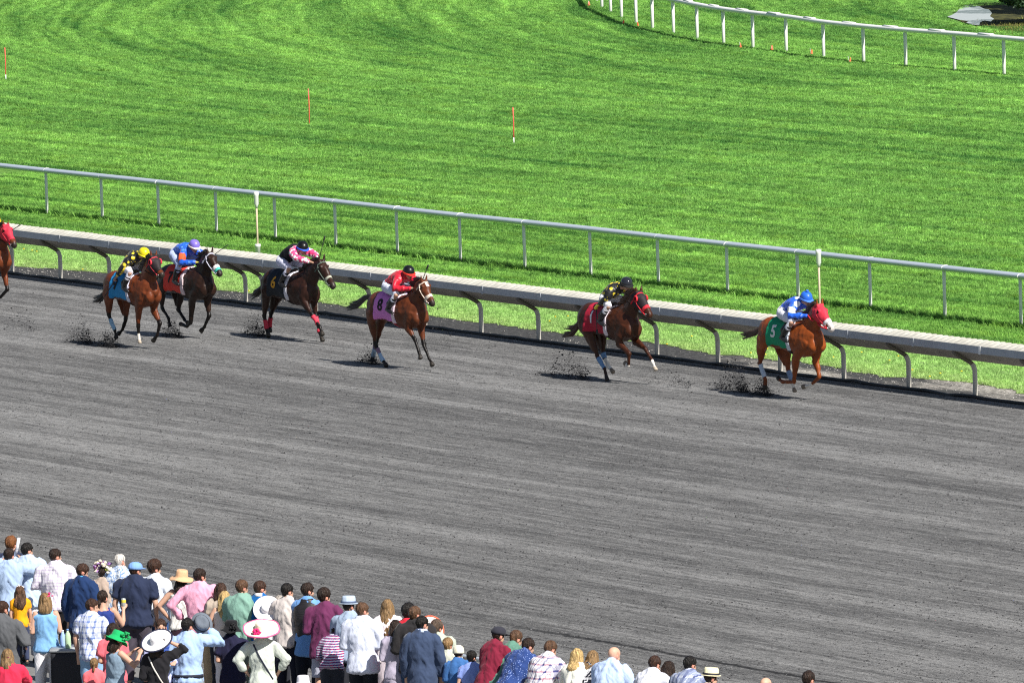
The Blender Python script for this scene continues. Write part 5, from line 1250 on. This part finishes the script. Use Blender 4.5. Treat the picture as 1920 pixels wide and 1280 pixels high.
W = dict
CROWD = [
 # front row by the track, from the left
 (20, 1008, 1.80, 5, W(hair='ginger', vol=.02, top='2c3450', tk='blazer', turn=20), 'man with tousled ginger hair at the far left front'),
 (16, 1029, 1.76, 10, W(hair='dbrown', top='a9bfe0', tk='blazer', arms='cam', turn=10), 'dark haired man in a pale blue blazer cut by the left edge, elbows raised'),
 (50, 1019, 1.80, 15, W(hair='black', top='b9cbe6', tk='blazer', aL='up', aR='rail', turn=40, w=1.08, bot='dcdce4'), 'black haired man in a pale blue blazer raising a rolled white paper'),
 (103, 1030, 1.80, 15, W(hair='dbrown', top=('efeaf4', 'check', 22, .22, 'b8a8cc'), turn=42, w=1.12, bot='1c1b20', arms='fold'), 'dark haired man in a white and lilac checked shirt and black trousers'),
 (153, 1058, 1.80, 25, W(hair='brown', top='1d3560', tk='blazer', collar='4fa8dc', turn=50, nod=25, bot='22242c', arms='down'), 'man in a navy blazer with turquoise collar looking down to the right'),
 (193, 1062, 1.64, 5, W(f=1, hair='dbrown', top='b8a496', tk='jacket', posy=1, hs_='short', turn=10), 'woman in beige under a headpiece of purple and cream flowers'),
 (224, 1039, 1.82, 15, W(hair='white', vol=.006, top=('dfe6ee', 'floral', 16, .52, '7c98c4'), turn=30, w=1.08, tone=1.05), 'balding white haired man in a blue and white patterned shirt'),
 (253, 1056, 1.84, 12, W(hair='brown', hat=('cap', '7fa8e6', -4), top='27304a', tk='polo', turn=35, w=1.25, arms='down', bot='4a4450', beard=1), 'big man in a light blue cap and dark navy polo shirt'),
 (289, 1053, 1.80, 20, W(hair='brown', vol=.026, top='dfe6f4', turn=42, bot='31588f'), 'man with wavy brown hair in a white shirt beside the blue cap'),
 (340, 1074, 1.70, 8, W(f=1, hair='dbrown', hs_='long', len=.22, hat=('sun', 'dcb088', -10, 8), top='ecebe6', tk='tank', turn=10, bot='3a2430', bk='skirt', arms='hip'), 'woman in a peach straw sun hat and white sleeveless knit top'),
 (374, 1067, 1.86, 12, W(hair='dbrown', top='eba9c4', turn=38, w=1.1, bot='cdb490', arms='hip'), 'dark haired man in a pink shirt and khaki trousers, hands on hips'),
 (414, 1094, 1.68, 10, W(f=1, hair='brown', hs_='bob', top='c8b8a8', tk='tee', turn=15), 'brown haired woman half hidden behind the blonde beside the pink shirt'),
 (421, 1109, 1.62, 5, W(f=1, hair='blonde', hs_='long', top='e6d8d0', tk='tank', turn=15, arms='fold', bot='e8e4e8'), 'blonde woman between the pink shirt and the sage green shirt'),
 (453, 1088, 1.82, 15, W(hair='lbrown', top='7fa698', turn=38, w=1.08, bot='58625c', arms='rail'), 'light brown haired man in a sage green shirt beside the blonde woman'),
 (487, 1090, 1.80, 18, W(hair='brown', top='0f5fa4', tk='blazer', collar='f0f0f4', turn=40), 'man in a bright blue blazer with white collar'),
 (500, 1136, 1.47, 0, W(f=1, hair='blonde', hat=('wide', 'f2eff4', -55, 0), top='e8e4ea', tk='tee', turn=5), 'person under a very broad white hat tipped on edge'),
 (523, 1117, 1.50, 15, W(hair='grey', top='8c8880', turn=20), 'grey haired head glimpsed behind the man in the beige shirt'),
 (538, 1095, 1.80, 15, W(hair='black', top='cfc6c2', turn=40, bot='1c2030', arms='rail'), 'black haired man in a loose beige shirt and dark trousers'),
 (576, 1094, 1.82, 18, W(hair='dbrown', top='6fa0dc', vest='221f22', hem=.74, turn=42, bot='141a26', beard=1, arms='rail'), 'bearded man in a black quilted vest over a blue shirt'),
 (607, 1105, 1.80, 12, W(hair='dbrown', vol=.02, top='6a2f56', hem=.78, turn=40, bot='b9bcce', bk='shorts', w=1.05), 'man in a burgundy shirt and pale shorts'),
 (653, 1122, 1.78, 12, W(hair='dbrown', hat=('fedora', 'b4c4d8', -6), hband='4a5a78', top='9fb0c8', turn=30, arms='rail'), 'man in a pale blue grey fedora with a darker band'),
 (630, 1172, 1.55, 8, W(hair='dbrown', top=('2c3a78', 'check', 30, .5, 'c83050', 'dce4f4'), lean=40, turn=0, bot='30343e', arms='rail'), 'person bending forward in a blue, red and white checked shirt'),
 (679, 1131, 1.82, 12, W(hair='lbrown', top='dbe2f6', tk='blazer', turn=42, bot='1b2028', w=1.08, arms='bent'), 'man with cropped hair in a very pale blue blazer and black trousers'),
 (726, 1125, 1.76, 5, W(f=1, hair='dblonde', hs_='long', len=.40, wavy=.6, top='f0e6ea', turn=8, bot='d8ccd4', bk='skirt'), 'woman with very long straight golden brown hair and white blouse'),
 (741, 1163, 1.64, 0, W(f=1, hair='dbrown', hs_='long', len=.36, top='b8b0c4', tk='dress', sl=.4, bot='b0a8bc', bk='longskirt', flare=.24, turn=0), 'woman with dark straight hair in a long grey lilac dress'),
 (765, 1135, 1.80, 15, W(hair='black', vol=.024, top='d8283c', tk='jacket', turn=25), 'man with curly black hair in a red jacket'),
 (777, 1138, 1.84, 10, W(hair='lbrown', top='2c2a2c', tk='jacket', logo=1, turn=35, w=1.1, bot='26466a', arms='bent'), 'man in a black jacket with a small white emblem on the shoulder'),
 (791, 1156, 1.80, 12, W(hair='black', top='3c4a66', tk='blazer', collar='c8d4f0', turn=38, arms='down', bot='2c3246'), 'black haired man in a slate blue blazer at the middle of the crowd'),
 (818, 1166, 1.56, 15, W(hair='greybrown', vol=.02, top='b4bcae', tk='tee', turn=20, w=1.25, hs=1.1, arms='bent', bot='9a988c'), 'man with curly greying hair in a sage tee shirt'),
 (806, 1178, 1.45, 0, W(f=1, hair='blonde', hat=('wide', 'f6efe8', -72, 0), rim='f07050', top='dfe0d4', tk='tee', turn=0), 'person under a white hat with a coral rim tipped almost upright'),
 (839, 1198, 1.45, 15, W(hair='dblonde', vol=.02, top='c8ccc0', tk='tee', turn=20), 'boy with sandy curls in front of the white knitted hat'),
 (859, 1213, 1.38, 10, W(hair='brown', hat=('knit', 'efe9d2', 0), top='3e6ca8', turn=5), 'child in a cream hat and blue top'),
 (884, 1222, 1.36, 15, W(hair='black', vol=.02, top='8aa0e4', tk='tee', turn=30), 'black haired boy in a light blue and white shirt'),
 (937, 1177, 1.80, 38, W(hair='dbrown', hat=('cap', '32323c', -4), top='7e2038', turn=15, lean=22, arms='rail'), 'man in a charcoal cap and dark red shirt leaning on the rail'),
 (972, 1184, 1.80, 40, W(hair='lbrown', top='5f8a7a', turn=15, lean=32, arms='rail', w=1.1), 'light brown haired man in a green shirt leaning far forward'),
 (996, 1199, 1.80, 42, W(hair='dbrown', top=('2d4580', 'spots', 42, .22, '9fb4e8'), turn=15, lean=38, arms='rail', w=1.1), 'man in a navy shirt with fine pale dots leaning on the rail'),
 (1036, 1203, 1.80, 36, W(hair='lbrown', top=('f2f0f6', 'plaid', 11, .28, '4a4c80', 'a86078'), turn=18, lean=30, arms='rail', w=1.08), 'man in a white and navy plaid shirt leaning forward'),
 (1083, 1217, 1.68, 20, W(f=1, hair='blonde', hs_='long', len=.24, top='e6e6dc', turn=15, lean=18, arms='rail'), 'blonde woman in a cream top beside the black plaid'),
 (1114, 1221, 1.68, 30, W(f=1, hair='dblonde', hs_='long', len=.22, top=('20222e', 'plaid', 9, .25, 'e4e4ea', 'e4e4ea'), turn=5, lean=26, arms='rail', w=1.05), 'dark blonde woman in a black and white plaid shirt'),
 (1154, 1213, 1.82, 30, W(hair='lbrown', hs_='bald', top='b9cdf2', turn=20, lean=24, arms='rail', w=1.1, tone=1.1), 'bald man in a light blue shirt bending over the rail'),
 (1230, 1231, 1.78, 30, W(hair='brown', top='e0e2ee', turn=15, lean=24, arms='rail'), 'brown haired man in a white shirt left of the dark bob'),
 (1254, 1240, 1.66, 20, W(f=1, hair='dbrown', hs_='bob', top='2a5a88', turn=10, lean=12, arms='rail'), 'woman with a short dark bob and a teal blue top'),
 (1294, 1231, 1.82, 22, W(hair='black', top=('8e98b4', 'plaid', 10, .3, '56608a', 'c8ccd8'), turn=30, lean=12, arms='rail', w=1.08), 'dark haired man in a grey blue plaid shirt near the right end'),
 (1333, 1256, 1.72, 25, W(hair='dbrown', hat=('fedora', 'eee6c0', -6), hband='22202a', top='c8b8b0', turn=40, lean=10, arms='rail'), 'person in a cream fedora with a black band'),
 (1436, 1270, 1.76, 20, W(hair='lbrown', hs_='bald', top='c0c4d0', turn=20, lean=10, arms='rail', tone=1.1), 'bald head just showing over the bottom edge'),
 (1516, 1259, 1.80, 20, W(hair='dbrown', top='3a4860', turn=25, lean=10, arms='rail'), 'dark haired man farthest right along the bottom edge'),
 # second and third rows
 (84, 1113, 1.72, -5, W(f=1, hair='dblonde', hs_='bob', clip='f0307c', top='7fb0de', tk='tank', turn=5, bot='efeef4', aR='bent', aL='bent'), 'woman with a blonde bob, pink hair flower, blue sleeveless top and white trousers'),
 (4, 1128, 1.84, 20, W(hair='brown', top='5a5c60', turn=25, w=1.2, bot='3c6474', aR='fold', aL='fold'), 'heavy man in a dark grey long sleeved shirt holding a small girl'),
 (172, 1124, 1.74, 20, W(hair='brown', top=('dfe6f6', 'plaid', 13, .3, '6a80b8', 'a0a8d8'), sl=-.6, turn=75, bot='8fb4d8', arms='down'), 'man in a blue and white plaid short sleeved shirt and light jeans'),
 (192, 1108, 1.70, 0, W(f=1, hair='dbrown', hs_='bun', top='2a3c80', tk='dress', bot='26366e', bk='longskirt', flare=.2, turn=25, aR='upout', aL='down'), 'woman in a navy tank dress holding up a drink can'),
 (211, 1169, 1.64, -5, W(f=1, hair='dbrown', hs_='long', len=.34, top='e0707c', tk='tee', turn=25, bot='d86874', bk='skirt'), 'woman with long dark hair and coral top behind the green hat'),
 (218, 1187, 1.66, 62, W(f=1, hair='dbrown', hs_='bob', hat=('bucket', '18a860', 4, -6), flower='12a058', fpos=(.06, -.12, .05), fr=.07, top='7f94a8', tk='dress', bot='8096aa', bk='skirt', arms='phone', turn=5, nod=22), 'woman in a green hat with a green rosette looking at her phone'),
 (176, 1236, 1.20, 0, W(f=1, hair='dblonde', hs_='bun', vol=.022, top='ea7078', tk='tee', turn=0, bot='e87880', bk='skirt'), 'small child with curly sandy hair in a coral dress'),
 (301, 1161, 1.80, 172, W(hair='brown', vol=.01, top='c0c4f0', vest='2c4ca0', turn=0, nod=8, arms='bent', bot='30384c', smile=1, tone=1.1), 'smiling man facing the camera in a lilac shirt and blue vest'),
 (294, 1196, 1.66, 10, W(f=1, hair='dbrown', hs_='bob', hat=('wide', 'f2f1f4', -38, -8), rim='2a2c48', top='1e1d22', tk='shirt', sl=.12, turn=0, aR='head', aL='bent', bot='1c1c20', bk='skirt', strap='e0dcd4'), 'woman in a white wide brimmed hat with dark rim, elbow raised'),
 (351, 1160, 1.80, 8, W(hair='black', top='a9c4ee', turn=35, aR='up', aL='down', belt='1c2234', bot='98a8b4', w=1.05), 'black haired man in a light blue shirt lifting a grey hat'),
 (433, 1167, 1.66, 5, W(f=1, hair='black', hat=('bucket', '16161a', -8, 6), flower='101014', fpos=(-.10, -.08, .02), fr=.055, top='20203c', tk='tee', turn=15, bot='20203a', bk='skirt', aR='hip', aL='bent'), 'woman in a black hat with black flowers and a dark navy dress'),
 (490, 1173, 1.68, 5, W(f=1, hair='blonde', hat=('huge', 'f4ecd4', -28, 4), rim='f070a0', flower='f0287c', fpos=(-.17, .06, .03), fr=.055, top='cfd6cc', sl=.75, turn=0, arms='hip', strap='20243c', bot='b8c0b4', w=1.1), 'woman in a huge cream hat with pink rim and flower'),
 (14, 1218, 1.66, 0, W(f=1, hair='dblonde', hs_='bob', top='d83050', tk='jacket', turn=20, aR='phone', clip='7a1c48', cpos=(-.06, -.02, -.02)), 'blonde woman in red with a wine coloured flower piece, bottom left corner'),
 (568, 1272, 1.62, 5, W(f=1, hair='grey', hat=('sun', 'ebe8f0', -5), top='d8dce4', turn=5), 'person whose white hat just shows at the bottom edge'),
]
HANDS = {}
for (x, y, h, f, S, lb) in CROWD:
    e_, hd = person(x, y, h, f, S, lb); HANDS[(x, y)] = hd

# the small girl carried by the man in grey
g_h = 1.10
def child_carried():
    q = at(37, 1103, 1.97); base_z = 1.97-g_h*.972
    e, hd = person(37, 1103, g_h, 0, W(f=1, hair='lbrown', hs_='long', len=.36, wavy=1.6, top='f5a818', tk='tee', bot='3c4460', bk='trousers', turn=5, hs=1.35, arms='down', clip='f4f2f4', cpos=(.0, 0, .12)), 'small girl with long wavy brown hair and an orange top, held by a man')
    th = e.rotation_euler.z; e.location = (q.x, q.y, base_z); return e
child_carried()

# rail between the crowd and the track
OR = empty('outer_rail', (0, 66.15, 0), 0, 'grey pipe rail between the front row of people and the track', 'rail')
obj('rail', tube([(x, 0, 1.02) for x in range(8, 63, 3)], [.035]*19, 12), M_rail, OR)
for i in range(23): obj('post', tube([(8.5+2.4*i, 0, -.1), (8.5+2.4*i, 0, 1.0)], [.028]*2, 10), M_rail, OR)

# things held
def held(name, hand, build, label, cat):
    p, d, u = hand; e = empty(name, p, 0, label, cat); build(e, d, u); return e
def paper(e, d, u):
    b = bmesh.new(); lathe(b, [(.001, -.12), (.022, -.12), (.024, 0), (.022, .16), (.001, .16)], Vector((.25, .12, 1)).to_track_quat('Z', 'Y').to_matrix().to_4x4(), 14, close=False); obj('sheet', b, simple('f2f2fa'), e)
    b = bmesh.new(); lathe(b, [(.0245, -.01), (.026, 0), (.0245, .01)], Vector((.25, .12, 1)).to_track_quat('Z', 'Y').to_matrix().to_4x4(), 14, close=False); obj('band', b, simple('c8ccd8'), e)
held('rolled_paper', HANDS[(50, 1019)]['L'], paper, 'rolled white paper held up by the man in the pale blue blazer', 'paper')
def can(e, d, u):
    b = bmesh.new(); lathe(b, [(.001, -.06), (.028, -.06), (.033, -.05), (.033, .045), (.026, .06), (.001, .06)], Matrix.Identity(4), 18, close=False); obj('can_body', b, mat('can_silver', (.7, .75, .72), .3, metal=.6), e)
    b = bmesh.new(); lathe(b, [(.0335, .0), (.0345, .01), (.0345, .03), (.0335, .04)], Matrix.Identity(4), 18, close=False); obj('can_label', b, simple('e8d848'), e)
held('drink_can', HANDS[(192, 1108)]['R'], can, 'silver and yellow drink can held up by the woman in navy', 'can')
def phone(e, d, u):
    b = bmesh.new(); M_ = (d*.6+Vector((0, 0, 1))).to_track_quat('Z', 'Y').to_matrix().to_4x4(); box(b, (-.036, -.005, -.07), (.036, .005, .07), M_); bmesh.ops.bevel(b, geom=b.edges[:], offset=.003, segments=1, affect='EDGES'); obj('case', b, simple('30343c', .3), e)
    b = bmesh.new(); box(b, (-.032, -.0065, -.064), (.032, -.0052, .064), M_); obj('screen', b, mat('phone_glass', (.02, .025, .03), .08), e)
held('phone', HANDS[(218, 1187)]['R'], phone, 'phone in the hands of the woman in the green hat', 'phone')
def ghat(e, d, u):
    Mx = Matrix.Rotation(R(-70), 4, Vector((math.cos(ANG0+1.57), math.sin(ANG0+1.57), 0))) @ Matrix.Diagonal((1.08, .92, 1, 1))
    b = bmesh.new(); lathe(b, [(.15, -.004), (.152, .0), (.15, .006), (.115, .0), (.108, .02), (.10, .08), (.085, .11), (.05, .105), (.01, .10)], Mx, 30); obj('crown', b, cloth('6c7480'), e)
    b = bmesh.new(); lathe(b, [(.114, .008), (.112, .035)], Mx, 30, close=False); obj('hat_band', b, simple('2c2e36'), e)
held('grey_fedora', HANDS[(351, 1160)]['R'], ghat, 'grey fedora lifted in the hand of the light blue shirt', 'hat')

# the table with drinks
tb = at(150, 1214, .92)
te = empty('bar_table', (tb.x, tb.y, 0), ANG0, 'dark draped table behind the woman in white trousers', 'table')
b = bmesh.new(); box(b, (-.32, -.42, .90), (.32, .42, .94)); bmesh.ops.bevel(b, geom=b.edges[:], offset=.01, segments=2, affect='EDGES'); obj('tabletop', b, simple('b8bcc0', .4), te)
b = bmesh.new(); box(b, (-.30, -.40, .02), (.30, .40, .899)); bmesh.ops.subdivide_edges(b, edges=b.edges[:], cuts=10, use_grid_fill=True); bm2 = bpy.data.meshes.new('drape'); b.to_mesh(bm2); b.free(); wrinkle(bm2, .03, 7, 3, .15); obj('drape', bm2, simple('22242c'), te)
def item(name, dx, dy, prof, m, lb, cat, capm=None):
    q = te.matrix_basis @ Vector((dx, dy, .941)); e = empty(name, q, 0, lb, cat)
    b = bmesh.new(); lathe(b, prof, Matrix.Identity(4), 18); obj('body', b, m, e)
    if capm: b = bmesh.new(); z = prof[-1][1]; lathe(b, [(.016, z-.01), (.017, z+.012), (.012, z+.014)], Matrix.Identity(4), 14); obj('cap', b, capm, e)
item('bottle', -.15, .16, [(.035, 0), (.042, .02), (.042, .17), (.03, .21), (.015, .235), (.015, .26)], mat('green_bottle', (.45, .62, .40), .15), 'pale green drink bottle standing on the dark table', 'bottle', simple('7aa0e0'))
item('bottle', .05, .24, [(.032, 0), (.036, .02), (.036, .15), (.02, .19), (.014, .22)], mat('blue_bottle', (.35, .5, .85), .15), 'small blue bottle standing on the dark table', 'bottle', simple('e8e8f0'))
item('cup', -.2, -.08, [(.028, 0), (.04, .10), (.042, .102), (.036, .104)], simple('d83828', .4), 'red plastic cup on the dark table', 'cup')
item('cup', -.05, .0, [(.028, 0), (.038, .11), (.04, .112), (.034, .114)], simple('ecebe8', .4), 'white plastic cup on the dark table', 'cup')

# ================================================= GRASS (built last)
# near strip: from the ragged fringe to a little beyond the white rail
vs, fs = [], []
n = 900; xa, xb = -60.0, 22.0
for i in range(n+1):
    x = xa + (xb-xa)*i/n
    vs += [(x, YD+1.15+1.2*wobble(x), .009), (x, YT+6, .009)]
for i in range(n): fs.append((2*i, 2*i+2, 2*i+3, 2*i+1))
grass('near_grass', 'bright green grass between the safety rail and the white pipe rail', vs, fs, tufts, 70, .6, 1.25, 2)
# course beyond: everything the picture can see
p1, p2 = at(-60, 345), at(1990, 345)
vs, fs = [], []
for (Y_a, Y_b) in ((YT+6, YT+22), (YT+22, YT+45), (YT+45, YT+90)):
    k = len(vs)
    def xr(Y):
        a_ = CO + (FWD + CX*(-1040/FPX))*1; 
        l = Vector((CO.x, CO.y)); dl = (FWD + CX*((-40-960)/FPX)); dr = (FWD + CX*((1960-960)/FPX))
        return l.x + dl.x*(Y-l.y)/dl.y, l.x + dr.x*(Y-l.y)/dr.y
    l0, r0 = xr(Y_a); l1, r1 = xr(Y_b)
    vs += [(l0-2, Y_a, .009), (r0+2, Y_a, .009), (r1+2, Y_b, .009), (l1-2, Y_b, .009)]; fs.append((k, k+1, k+2, k+3))
GRASS_FAR = (vs, fs)
grass('turf_grass', 'mown green grass of the wide turf course beyond the white rail', vs, fs, tufts2, 44, .6, 1.2, 3)


# unmown strip left under the white rail
tufts3 = [tuft_mesh('grass_tuft', 60+s, 26, .13, .006, .10) for s in range(4)]
vs = [(-62, YT-.22, .009), (22, YT-.22, .009), (22, YT+.16, .009), (-62, YT+.16, .009)]
grass('rail_grass', 'longer grass left unmown along the foot of the white pipe rail', vs, [(0, 1, 2, 3)], tufts3, 110, .5, 1.3, 8)
